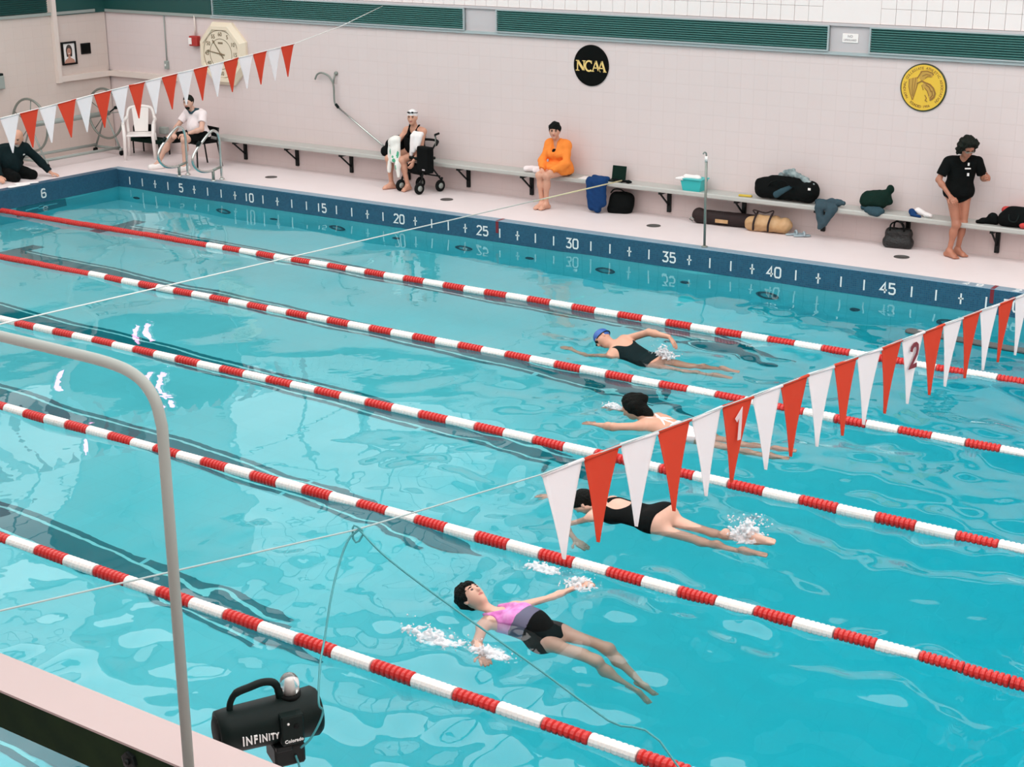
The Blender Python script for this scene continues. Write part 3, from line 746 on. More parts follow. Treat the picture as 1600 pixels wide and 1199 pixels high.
t = thing('wall_plaque', (WX, 1.14, 2.04), 'small black square plaque next to the framed portrait', 'plaque')
MB().box((WX+.010, 1.14, 2.13), (.02, .22, .19), bev=.004).build('plate', 'frame_black', t)
MB().box((WX+.022, 1.14, 2.13), (.004, .17, .14)).build('face', 'disc_black', t)
t = thing('wall_dispenser', (WX, -.80, 1.62), 'grey box with a dark cap on the left wall at the picture edge', 'dispenser')
MB().box((WX+.05, -.80, 1.73), (.10, .12, .22), bev=.012).build('box', 'grey_paint', t)
MB().box((WX+.05, -.80, 1.86), (.09, .10, .04), bev=.01).build('cap', 'black_plastic', t)
# sign on the vent band
t = thing('wall_sign', (12.355, WY, 2.90), 'small white two-line sign between the two right wall vents', 'sign')
MB().box((12.355, WY-.018, 2.955), (.22, .012, .115), bev=.004).build('plate', 'white_plastic', t)
a = MB(); put_text(a, 'NO', .045, (12.355, WY-.0255, 2.978), V((1, 0, 0)), V((0, 0, 1)), bold=True); put_text(a, 'LIFEGUARD', .034, (12.355, WY-.0255, 2.932), V((1, 0, 0)), V((0, 0, 1)), bold=True)
a.build('lettering', 'print_grey', t)
# round emblems
EX, EZ, NY = V((1, 0, 0)), V((0, 0, 1)), V((0, -1, 0))
def emblem_black():
    c = V((8.40, WY, 2.375)); t = thing('wall_emblem', c, 'black round emblem with gold lettering on the far wall', 'emblem')
    MB().lathe([(0, .295), (.016, .295), (.020, .288)], c, NY, 56, smooth=False).build('disc', 'disc_black', t)
    m = MB(); o = c+NY*.0205; H = .155; b = -.085; w = .022
    st = lambda pts, ww, dx=0: m.stroke([(x+dx, y+b) for x, y in pts], ww, o, EX, EZ, .004)
    st([(-.225, .01), (-.225, H-.01)], .018); st([(-.215, H-.02), (-.125, .02)], .036); st([(-.115, .01), (-.115, H-.01)], .018)
    for x in (-.225, -.115): st([(x-.028, H-.008), (x+.026, H-.008)], .012)
    st([(-.255, .007), (-.195, .007)], .012)
    cc = [(-.03+.062*math.cos(a), H/2+.072*math.sin(a)) for a in [R_(50+k*13) for k in range(21)]]; st(cc, .024)
    st([(.012, H), (.012, H-.045)], .012)
    for x in (.085, .185):
        st([(x-.052, .01), (x, H)], .016); st([(x, H), (x+.055, .01)], .032); st([(x-.028, .055), (x+.032, .055)], .014)
        st([(x-.075, .006), (x-.028, .006)], .012); st([(x+.025, .006), (x+.082, .006)], .012)
    m.build('lettering', 'gold_letter', t)
emblem_black()
def emblem_gold():
    c = V((13.38, WY, 2.385)); t = thing('wall_emblem', c, 'yellow round seal with a ring of small letters on the far wall', 'emblem')
    MB().lathe([(0, .305), (.014, .305), (.018, .298)], c, NY, 56, smooth=False).build('rim', 'gold_ring', t)
    MB().lathe([(0, .288), (.020, .288), (.021, .284)], c, NY, 56, smooth=False).build('disc', 'gold', t)
    m = MB(); o = c+NY*.0215
    def ring(txt, a0, a1, r, flip):
        for i, ch in enumerate(txt):
            if ch == ' ': continue
            a = a0+(a1-a0)*i/(len(txt)-1); rad = EX*math.cos(a)+EZ*math.sin(a); tan = EX*math.sin(a)-EZ*math.cos(a)
            if flip: put_text(m, ch, .046, o+rad*r, -tan, -rad, bold=True)
            else: put_text(m, ch, .046, o+rad*r, tan, rad, bold=True)
    ring('NATIONAL COLLEGIATE ATHLETIC ASSOCIATION', R_(212), R_(-42), .245, False)
    ring('FOUNDED 1906', R_(232), R_(292), .245, True)
    m.build('lettering', 'gold_brown', t)
    d = MB(); s = lambda pts, w: d.stroke(pts, w, o, EX, EZ, .002)
    d.prism([(-.19, .10), (-.09, .13), (-.07, .04), (-.11, -.12), (-.13, -.165), (-.175, -.06)], o, EX, EZ, .002)          # draped shield
    d.prism([(-.05, .21), (.03, .215), (.12, .19), (.11, .14), (.04, .15), (.02, .11), (-.03, .08), (-.06, .12)], o, EX, EZ, .002)
    d.build('figure_shade', 'gold_mid', t)
    d2 = MB(); d2.prism([(.02, .07), (-.02, .035), (.015, .0), (.055, -.03), (.075, -.10), (.09, -.135), (.135, -.15), (.165, -.10), (.165, -.04), (.135, .01), (.09, .05)], o+NY*.001, EX, EZ, .002)
    d2.build('figure_drape', 'gold_mid', t)
    g = MB(); s = lambda pts, w: g.stroke(pts, w, o+NY*.0035, EX, EZ, .002)
    s([(-.085, .11), (-.055, .165), (-.03, .205), (.04, .212), (.11, .19), (.125, .165)], .013); s([(-.02, .145), (.03, .17), (.09, .16)], .010); s([(.02, .12), (.05, .145), (.10, .14)], .008)
    s([(-.03, .085), (.02, .065), (.085, .045), (.135, .0), (.163, -.06)], .020); s([(.03, .04), (.08, .01), (.11, -.05)], .014); s([(.02, .0), (.06, -.04), (.085, -.10)], .010); s([(.12, -.03), (.13, -.09), (.10, -.13)], .014)
    s([(.165, -.06), (.15, -.115), (.10, -.155)], .022); s([(-.085, .045), (-.03, .08)], .016); s([(-.02, .03), (-.005, .0), (.005, -.03)], .009); s([(.03, -.09), (.055, -.13), (.04, -.16), (.07, -.175)], .009)
    s([(-.19, .10), (-.188, .0), (-.165, -.08), (-.13, -.165)], .009); s([(-.14, .115), (-.145, .0), (-.135, -.11)], .006); s([(-.105, .12), (-.115, .0), (-.125, -.12)], .006); s([(-.075, .05), (-.10, -.06), (-.125, -.16)], .007)
    g.build('figure_line', 'gold_brown', t)
emblem_gold()
# shepherd's crook on the wall
t = thing('rescue_hook', (3.5, WY, .8), 'long thin pole with a curved crook leaning on the far wall', 'rescue pole')
hk = smooth_path([(3.13, 1.60, 1.85), (3.17, 1.61, 1.93), (3.26, 1.61, 1.965), (3.38, 1.61, 1.94), (3.46, 1.61, 1.88), (3.515, 1.61, 1.77), (3.52, 1.61, 1.52), (3.57, 1.61, 1.44)], 5)
MB().tube(hk, .015, 8).build('hook', 'dull_steel', t)
MB().tube([(3.57, 1.61, 1.44), (4.70, 1.60, .775)], .016, 8).build('pole', 'steel', t)
MB().tube([(3.508, 1.612, 1.79), (3.52, 1.62, 1.88), (3.535, 1.64, 1.97)], .014, 8).lathe([(0, .035), (.03, .03)], (3.535, 1.67, 1.965), (0, -1, 0), 12).build('bracket_cup', 'dull_steel', t)
MB().tube([(3.545, 1.61, 1.475), (3.60, 1.61, 1.42)], .024, 8).build('joint', 'black_plastic', t)

# ------------------------------------------------------------------ bench along the far wall
BZ = .765
bench = thing('wall_bench', (8.8, 1.50, ZD), 'long pale grey bench on dark brackets along the far wall', 'bench')
MB().box((9.0, 1.50, BZ-.032), (16.2, .33, .064), bev=.012).build('seat', 'bench_top', bench)
for k in range(14):
    x = 1.42+1.19*k; b = MB()
    b.box((x, WY-.02, BZ-.235), (.055, .04, .33)); b.box((x, WY-.16, BZ-.082), (.05, .30, .035))
    b.tube([(x, WY-.29, BZ-.095), (x, WY-.03, BZ-.30)], .014, 6)
    b.build('bracket', 'black_metal', bench)

# ------------------------------------------------------------------ things on and under the bench
def bag_black_big():
    t = thing('duffel_bag', (11.6, 1.5, BZ), 'big black duffel bag heaped on the bench by the yellow strip', 'bag')
    soft_obj('body', [cone((11.32, 1.46, .90), (11.93, 1.48, .90), .125, .12, .05), cone((11.45, 1.48, 1.0), (11.8, 1.49, 1.03), .10, .09, .06), ell((11.98, 1.47, .92), (.13, .13, .15), k=.05), cone((11.25, 1.44, .98), (11.35, 1.46, 1.02), .06, .05, .04)],
             'cloth_black', t, .012, cuts=[((0, 0, BZ+.001), (0, 0, -1))], fold=(.012, 22, 4))
    soft_obj('side_pocket', [cone((11.55, 1.36, .86), (11.75, 1.365, .98), .05, .03, .03)], 'cloth_teal_grey', t, .012, fold=(.006, 30, 2))
    MB().tube(smooth_path([(11.42, 1.36, .95), (11.5, 1.31, 1.03), (11.65, 1.31, 1.06), (11.82, 1.33, .98)], 5), .012, 6).build('strap', 'cloth_black', t)
    MB().box((12.03, 1.345, .98), (.035, .012, .03)).build('label_tag', 'white_plastic', t)
bag_black_big()
soft_obj('towel', [cone((11.55, 1.50, 1.10), (11.80, 1.48, 1.13), .035, .03, .04), cone((11.70, 1.46, 1.15), (11.92, 1.47, 1.08), .035, .03, .04), cone((11.62, 1.45, 1.16), (11.72, 1.5, 1.18), .03, .03, .04), cone((11.9, 1.45, 1.07), (12.04, 1.44, 1.02), .035, .03, .04)],
         'cloth_grey', None, .010, fold=(.014, 40, 9), label='crumpled grey and white striped towel on top of the big duffel bag', cat='towel')
soft_obj('cloth', [cone((12.12, 1.44, .80), (12.42, 1.42, .82), .05, .045, .05), cone((12.2, 1.33, .80), (12.42, 1.31, .78), .045, .04, .05), cone((12.2, 1.30, .76), (12.24, 1.285, .50), .055, .035, .05), cone((12.38, 1.30, .74), (12.30, 1.285, .56), .06, .04, .05), cone((12.33, 1.42, .84), (12.50, 1.42, .83), .035, .025, .03)],
         'cloth_grey_blue', None, .010, fold=(.012, 26, 12), label='blue-grey cloth hanging over the bench edge next to the duffel bag', cat='cloth')
MB().box((11.06, 1.42, BZ+.014), (.19, .05, .026), rot=.12, bev=.008).build('yellow_strip', 'yellow', None, 'flat yellow strip lying on the bench left of the duffel bag', 'strip')
def basket():
    t = thing('basket', (10.24, 1.46, BZ), 'small teal plastic basket with a white cloth in it, on the bench', 'basket')
    b = MB(); c = V((10.24, 1.46, BZ)); vs = []
    for z, s in ((0, .80), (.17, 1.0), (.17, .95), (.02, .76)): vs += [c+V((a*.165*s, d*.11*s, z)) for a, d in ((-1, -1), (1, -1), (1, 1), (-1, 1))]
    fs = [(3, 2, 1, 0)]+[(k*4+i, k*4+(i+1) % 4, k*4+4+(i+1) % 4, k*4+4+i) for k in range(3) for i in range(4)]+[(12, 13, 14, 15)]
    b.add(vs, fs)
    b.build('tub', 'teal_plastic', t)
    h = MB(); h.box(c+V((0, 0, .168)), (.36, .25, .016), bev=.005); h.build('rim', 'teal_plastic', t)
    soft_obj('cloth', [cone((10.12, 1.45, BZ+.17), (10.3, 1.47, BZ+.17), .05, .045, .04), cone((10.10, 1.36, BZ+.175), (10.02, 1.34, BZ+.165), .03, .02, .03)], 'towel_white', t, .010, fold=(.008, 30, 3))
basket()
def laptop_stuff():
    t = thing('tablet_case', (8.98, 1.52, BZ), 'dark upright panel standing on the bench behind the blue towel', 'case')
    MB().box((8.96, 1.56, BZ+.105), (.23, .02, .21), rot=Matrix.Rotation(R_(-9), 3, 'X'), bev=.006).build('panel', 'cloth_green', t)
    MB().box((8.97, 1.47, BZ+.009), (.26, .16, .018), bev=.005).build('tray', 'black_plastic', t)
    soft_obj('strap', [cone((8.98, 1.41, BZ+.025), (9.22, 1.40, BZ+.024), .022, .016, .02), cone((9.2, 1.40, BZ+.025), (9.26, 1.38, BZ+.03), .022, .018, .02)], 'cloth_black', None, .008, fold=(.004, 60, 1), label='black strap lying on the bench before the dark panel', cat='strap')
laptop_stuff()
MB().box((8.50, 1.45, BZ+.004), (.23, .21, .006), rot=.1).build('paper_sheet', 'paper', None, 'white paper sheet lying on the bench right of the woman in orange', 'paper')
soft_obj('towel', [cone((8.62, 1.40, .80), (8.86, 1.40, .80), .035, .035, .03), cone((8.62, 1.305, .78), (8.86, 1.305, .78), .04, .04, .04), cone((8.64, 1.285, .74), (8.68, 1.26, .40), .07, .06, .05), cone((8.76, 1.285, .74), (8.78, 1.265, .37), .075, .06, .05), cone((8.84, 1.285, .76), (8.86, 1.27, .45), .06, .05, .05)],
         'cloth_blue', None, .011, fold=(.010, 24, 6), label='dark blue towel hanging from the bench down to the floor', cat='towel')
def floor_bag():
    t = thing('duffel_bag', (9.05, 1.5, ZD), 'black bag on the floor under the bench right of the blue towel', 'bag')
    soft_obj('body', [cone((8.98, 1.46, ZD+.14), (9.13, 1.5, ZD+.14), .11, .11, .04), cone((8.98, 1.46, ZD+.22), (9.15, 1.5, ZD+.22), .09, .09, .04), cone((9.1, 1.5, ZD+.05), (8.95, 1.46, ZD+.05), .11, .11, .03)], 'cloth_black', t, .012, cuts=[((0, 0, ZD+.002), (0, 0, -1))], fold=(.008, 20, 3))
    MB().tube(smooth_path([(8.93, 1.38, ZD+.30), (9.0, 1.36, ZD+.36), (9.1, 1.38, ZD+.36), (9.17, 1.42, ZD+.30)], 4), .010, 6).build('handle', 'cloth_black', t)
floor_bag()
def long_bag():
    t = thing('long_bag', (10.75, 1.5, ZD), 'long dark brown bag lying under the bench behind the thin post', 'bag')
    soft_obj('body', [cone((10.36, 1.47, ZD+.10), (11.2, 1.54, ZD+.10), .10, .095, .03), ell((10.33, 1.465, ZD+.11), (.10, .10, .11), k=.03)], 'brown_fabric', t, .012, cuts=[((0, 0, ZD+.002), (0, 0, -1))], fold=(.006, 18, 8))
    MB().box((10.72, 1.398, ZD+.075), (.19, .008, .05), rot=.07).build('label_patch', 'tan_leather', t)
    MB().tube([(10.25, 1.44, ZD+.02), (10.22, 1.40, ZD+.05), (10.25, 1.38, ZD+.09), (10.30, 1.38, ZD+.06)], .008, 6).build('carry_loop', 'grey_paint', t)
long_bag()
def tan_bag():
    t = thing('tan_bag', (11.42, 1.42, ZD), 'tan bag with dark straps on the floor under the bench', 'bag')
    soft_obj('body', [cone((11.18, 1.40, ZD+.10), (11.62, 1.44, ZD+.10), .095, .10, .04), cone((11.3, 1.42, ZD+.17), (11.52, 1.45, ZD+.17), .07, .075, .05), ell((11.65, 1.46, ZD+.12), (.10, .09, .11), k=.04)], 'tan_leather', t, .011, cuts=[((0, 0, ZD+.002), (0, 0, -1))], fold=(.014, 24, 5))
    for x in (11.26, 11.48):
        MB().tube(smooth_path([(x-.01, 1.31, ZD+.03), (x, 1.29, ZD+.13), (x+.01, 1.33, ZD+.22), (x, 1.42, ZD+.265)], 4), .014, 6).build('strap', 'brown_fabric', t)
    MB().tube(smooth_path([(11.26, 1.36, ZD+.24), (11.22, 1.36, ZD+.30), (11.38, 1.40, ZD+.27), (11.50, 1.40, ZD+.31), (11.49, 1.38, ZD+.24)], 4), .010, 6).build('handle', 'brown_fabric', t)
tan_bag()
def slipper(x, y, rot, label):
    c, s = math.cos(rot), math.sin(rot); w = lambda a, b, z: (x+a*c-b*s, y+a*s+b*c, ZD+z)
    t = thing('slipper', (x, y, ZD), label, 'slipper', 'pale blue slippers')
    soft_obj('sole', [cone(w(-.08, 0, .016), w(.09, 0, .016), .034, .042, .02, (0, 0, 1), 2.6)], 'slipper_blue', t, .006)
    MB().tube(smooth_path([w(.03, -.042, .015), w(.035, -.03, .05), w(.035, 0, .062), w(.035, .03, .05), w(.03, .042, .015)], 4), .016, 8).build('strap', 'slipper_blue', t)
slipper(11.80, 1.43, .75, 'pale blue slipper on the floor, the one touching the tan bag')
slipper(11.93, 1.40, .65, 'pale blue slipper on the floor, the one farther from the tan bag')
soft_obj('jacket', [cone((12.80, 1.50, .93), (13.02, 1.50, .96), .085, .09, .05), cone((12.78, 1.46, .88), (13.0, 1.46, .87), .075, .07, .05), ell((13.09, 1.52, 1.06), (.05, .05, .06), k=.03), cone((13.02, 1.5, .98), (13.1, 1.5, .90), .05, .04, .03)],
         'cloth_green', None, .011, fold=(.010, 24, 7), label='dark green jacket bundled on the bench on top of a blue-grey garment', cat='jacket')
soft_obj('garment', [cone((12.76, 1.46, .80), (13.0, 1.42, .795), .035, .035, .04), cone((12.86, 1.37, .79), (13.05, 1.36, .79), .045, .04, .04), cone((12.92, 1.34, .78), (13.0, 1.33, .76), .05, .04, .03)],
         'cloth_teal_grey', None, .010, fold=(.008, 32, 4), label='blue-grey garment lying on the bench under the green jacket', cat='clothing')
def small_bundle():
    t = thing('swim_bundle', (13.55, 1.45, BZ), 'small white and navy bundle on the bench above the black tote', 'bundle')
    soft_obj('white_cloth', [cone((13.50, 1.48, BZ+.06), (13.62, 1.44, BZ+.03), .045, .03, .03), cone((13.62, 1.43, BZ+.03), (13.69, 1.41, BZ+.03), .028, .025, .02)], 'towel_white', t, .008, cuts=[((0, 0, BZ+.001), (0, 0, -1))], fold=(.008, 40, 2))
    soft_obj('navy_cloth', [cone((13.42, 1.46, BZ+.05), (13.47, 1.42, BZ+.03), .04, .035, .03), cone((13.45, 1.40, BZ+.02), (13.57, 1.36, BZ+.015), .025, .02, .02)], 'cloth_blue', t, .008, cuts=[((0, 0, BZ+.001), (0, 0, -1))], fold=(.006, 40, 5))
small_bundle()
def tote():
    t = thing('tote_bag', (13.26, 1.48, ZD), 'shiny black tote bag standing on the floor under the bench', 'bag')
    soft_obj('body', [cone((13.14, 1.46, ZD+.07), (13.38, 1.50, ZD+.07), .085, .085, .03), cone((13.15, 1.47, ZD+.20), (13.37, 1.51, ZD+.20), .07, .07, .05)], 'tote_black', t, .011, cuts=[((0, 0, ZD+.002), (0, 0, -1)), ((0, 0, ZD+.27), (0, 0, 1))], fold=(.006, 30, 6))
    for y in (1.39, 1.53): MB().tube(smooth_path([(13.17, y, ZD+.24), (13.19, y-.01, ZD+.33), (13.28, y-.01, ZD+.37), (13.35, y, ZD+.33), (13.36, y+.01, ZD+.24)], 4), .011, 6).build('handle', 'cloth_black', t)
tote()
def cap_and_pack():
    soft_obj('cloth', [cone((14.36, 1.45, BZ+.04), (14.52, 1.47, BZ+.05), .04, .05, .03), ell((14.47, 1.48, BZ+.09), (.07, .06, .06), k=.03), cone((14.3, 1.42, BZ+.025), (14.36, 1.43, BZ+.03), .025, .03, .02)], 'cloth_black', None, .010, cuts=[((0, 0, BZ+.001), (0, 0, -1))], fold=(.008, 40, 4), label='small crumpled black cloth on the bench beside the backpack', cat='cloth')
    t = thing('backpack', (14.8, 1.48, BZ), 'black backpack with red trim on the bench at the far right', 'backpack')
    soft_obj('body', [cone((14.64, 1.46, BZ+.09), (14.84, 1.46, BZ+.10), .10, .10, .04), cone((14.70, 1.48, BZ+.17), (14.84, 1.48, BZ+.18), .085, .08, .05)], 'cloth_black', t, .011, cuts=[((0, 0, BZ+.002), (0, 0, -1))], fold=(.006, 24, 3))
    soft_obj('red_panel', [cone((14.60, 1.56, BZ+.18), (14.95, 1.56, BZ+.20), .05, .05, .03), cone((14.88, 1.40, BZ+.045), (15.02, 1.42, BZ+.05), .045, .04, .03), ell((14.97, 1.45, BZ+.17), (.05, .06, .07), k=.03)], 'red_cloth', t, .011, cuts=[((0, 0, BZ+.002), (0, 0, -1))], fold=(.004, 30, 3))
    MB().tube(smooth_path([(14.70, 1.375, BZ+.17), (14.72, 1.345, BZ+.10), (14.80, 1.345, BZ+.09), (14.83, 1.37, BZ+.17)], 4), .008, 6).build('pocket_zip', 'black_plastic', t)
cap_and_pack()
soft_obj('towel', [cone((7.50, 1.46, BZ+.04), (7.80, 1.44, BZ+.055), .045, .055, .03), ell((7.46, 1.43, BZ+.045), (.08, .07, .05), k=.03), cone((7.6, 1.40, BZ+.03), (7.82, 1.40, BZ+.03), .035, .035, .03)],
         'cloth_white', None, .010, cuts=[((0, 0, BZ+.001), (0, 0, -1))], fold=(.010, 30, 3), label='white towel bundled on the bench left of the woman in orange', cat='towel')

# ------------------------------------------------------------------ post, chairs, ladders, reels
t = thing('rope_post', (11.13, .10, ZD), 'thin grey post standing upright at the far pool edge', 'post')
MB().tube([(11.13, .10, ZD+.008), (11.115, .10, ZD+1.16)], .017, 10).build('pole', 'dull_steel', t)
MB().lathe([(0, .045), (.012, .042), (.02, .02)], (11.13, .10, ZD+.008), (0, 0, 1), 16).build('base', 'dull_steel', t)
MB().tube([(11.115, .10, ZD+1.14), (11.113, .10, ZD+1.21)], .021, 10).build('sleeve', 'white_plastic', t)
MB().tube(smooth_path([(11.113, .10, ZD+1.21), (11.11, .095, ZD+1.25), (11.09, .08, ZD+1.26), (11.08, .07, ZD+1.235)], 4), .010, 6).build('hook', 'dull_steel', t)
def plastic_chair():
    o = V((-.49, 1.02, ZD))
    X, Y = V((.76, .65, 0)), V((.65, -.76, 0))
    P = lambda x, y, z: o+X*x+Y*y+V((0, 0, z))
    t = thing('plastic_chair', o, 'empty white plastic garden armchair next to the seated man', 'chair', None)
    for sx in (-1, 1):
        MB().tube([P(sx*.26, .24, 0), P(sx*.245, .23, .40), P(sx*.26, .20, .62)], [.026, .032, .030], 8).build('leg', 'white_plastic', t)
        MB().tube([P(sx*.25, -.25, 0), P(sx*.22, -.19, .42)], [.026, .032], 8).build('leg', 'white_plastic', t)
        MB().tube(smooth_path([P(sx*.26, .20, .62), P(sx*.27, .10, .655), P(sx*.265, -.12, .66), P(sx*.235, -.21, .70)], 4), .028, 8).build('armrest', 'white_plastic', t)
    s = MB().box((0, 0, 0), (.44, .44, .03), bev=.012).build('seat', 'white_plastic', None, base=False); s.parent = t; s.location = V((0, 0, .42)); s.rotation_euler.z = math.atan2(X.y, X.x)
    MB().tube(smooth_path([P(-.225, -.19, .42), P(-.235, -.22, .66), P(-.20, -.25, .83), P(-.10, -.26, .87), P(0, -.262, .88), P(.10, -.26, .87), P(.20, -.25, .83), P(.235, -.22, .66), P(.225, -.19, .42)], 5), .026, 8).build('back_frame', 'white_plastic', t)
    n = Y*1.0
    MB().prism([(-.115, 0), (.115, 0), (.145, .42), (-.145, .42)], P(0, -.205, .44), X, (V((0, 0, 1))-Y*.13).normalized(), .02).build('back_panel', 'white_plastic', t)
plastic_chair()
def black_chair():
    o = V((1.02, .98, ZD)); X, Y = V((.97, -.24, 0)), V((-.24, -.97, 0)); P = lambda x, y, z: o+X*x+Y*y+V((0, 0, z))
    t = thing('stacking_chair', o, 'black metal chair under the man in the white polo shirt', 'chair')
    for sx in (-1, 1):
        MB().tube([P(sx*.23, .22, 0), P(sx*.22, .20, .41)], .014, 8).build('leg', 'black_metal', t)
        MB().tube([P(sx*.24, -.26, 0), P(sx*.22, -.20, .41), P(sx*.22, -.24, .66)], .014, 8).build('leg', 'black_metal', t)
    s = MB().box((0, 0, 0), (.46, .44, .045), bev=.02).build('seat', 'cloth_black', None, base=False); s.parent = t; s.location = V((0, 0, .432)); s.rotation_euler.z = math.atan2(X.y, X.x)
    MB().prism([(-.20, 0), (.20, 0), (.19, .16), (-.19, .16)], P(0, -.225, .50), X, (V((0, 0, 1))-Y*.16).normalized(), .025).build('backrest', 'cloth_black', t)
black_chair()
def ladder_rail(x, label):
    t = thing('ladder_rail', (x, .2, ZD), label, 'ladder rail', 'pool ladder grab rails')
    z0 = ZD+.008
    MB().tube(smooth_path([(x, .24, z0), (x, .24, .75), (x, .238, .95), (x, .20, 1.075), (x, .10, 1.125), (x, .0, 1.085), (x, -.15, .975), (x, -.31, .845), (x, -.385, .735), (x, -.36, .62), (x, -.26, .53), (x, -.12, .49), (x, .05, .485)], 6), .0215, 10).build('loop', 'steel', t)
    MB().tube([(x, .05, z0), (x, .05, .50)], .0235, 10).build('post', 'dull_steel', t)
    MB().tube([(x, .05, .49), (x, .24, .52)], .020, 10).build('brace', 'dull_steel', t)
    for y in (.05, .24): MB().lathe([(0, .045), (.012, .043), (.022, .028)], (x, y, z0-.002), (0, 0, 1), 16).build('flange', 'steel', t)
    MB().tube([(x, -.20, .985), (x, -.255, .935)], .030, 10).build('clamp', 'black_plastic', t)
ladder_rail(1.44, 'shiny steel ladder rail, the one in front of the seated man')
ladder_rail(2.22, 'shiny steel ladder rail, the one standing clear of the seated man')
def reel(y0, y1, x, label):
    t = thing('rope_reel', (x, (y0+y1)/2, ZD), label, 'rope reel'); zc = 1.03; r = .44
    for y in (y0, y1):
        w = MB().tube([(x+r*math.cos(a), y, zc+r*math.sin(a)) for a in [2*PI*k/36 for k in range(36)]], .021, 8, closed=True).build('wheel', 'dull_steel', t)
        for k in range(5):
            a = R_(80)+2*PI*k/5; MB().tube([(x, y, zc), (x+r*math.cos(a), y, zc+r*math.sin(a))], .009, 6).build('spoke', 'dull_steel', w)
        MB().tube([(x-.32, y, .42), (x, y+.0, zc), (x+.32, y, .42)], .018, 8).build('stand', 'grey_paint', t)
        MB().tube([(x-.36, y, .42), (x+.36, y, .42)], .024, 8).build('foot_bar', 'grey_paint', t)
        for s in (-1, 1):
            cst = MB().box((x+s*.34, y, .395), (.03, .05, .05)).build('caster', 'steel', t)
            MB().lathe([(-.018, .04), (-.012, .047), (.012, .047), (.018, .04)], (x+s*.34, y, ZD+.047), (1, 0, 0), 16).build('caster_wheel', 'black_rubber', cst)
    MB().tube([(x, y0-.08, zc), (x, y1+.08, zc)], .045, 10).build('axle', 'grey_paint', t)
    for s, z in ((1, .45), (-1, .45)): MB().tube([(x+s*.30, y0, z), (x+s*.30, y1, z)], .026, 8).build('side_bar', 'grey_paint', t)
    MB().tube([(x, y1+.08, zc), (x+.02, y1+.10, zc+.02), (x+.16, y1+.10, zc+.10)], .014, 6).lathe([(0, .03), (.05, .03)], (x+.15, y1+.10, zc+.10), (0, 1, 0), 10).build('crank', 'black_plastic', t)
reel(-.66, 1.0, -1.33, 'big spoked lane rope reel on casters along the left wall')
def trolley():
    t = thing('equipment_trolley', (-.72, 1.42, ZD), 'dark equipment trolley half hidden behind the white plastic chair', 'trolley')
    MB().box((-.66, 1.42, .56), (.80, .34, .06), bev=.01).build('deck_board', 'cloth_green', t)
    MB().box((-.86, 1.45, .70), (.34, .26, .22), bev=.03).build('folded_cover', 'cloth_black', t)
    for x in (-1.0, -.34):
        for y in (1.30, 1.54): MB().tube([(x, y, ZD), (x, y, .54)], .014, 6).build('leg', 'black_metal', t)
    MB().box((-.40, 1.50, .74), (.16, .10, .12), bev=.01).build('control_box', 'grey_paint', t)
    MB().tube(smooth_path([(-.36, 1.45, .60), (-.20, 1.40, .66), (-.12, 1.36, .62), (-.16, 1.34, .56)], 4), .025, 8).build('hose', 'dull_steel', t)
trolley()
soft_obj('towel', [cone((-.20, -1.92, ZD+.02), (-.06, -1.66, ZD+.02), .05, .04, .03, (0, 0, 1), 3.2), cone((-.08, -2.15, ZD+.02), (-.05, -1.85, ZD+.02), .06, .05, .03, (0, 0, 1), 3.2)],
         'paper', None, .008, fold=(.005, 40, 2), label='white sheet lying on the pool edge in front of the kneeling man', cat='sheet')
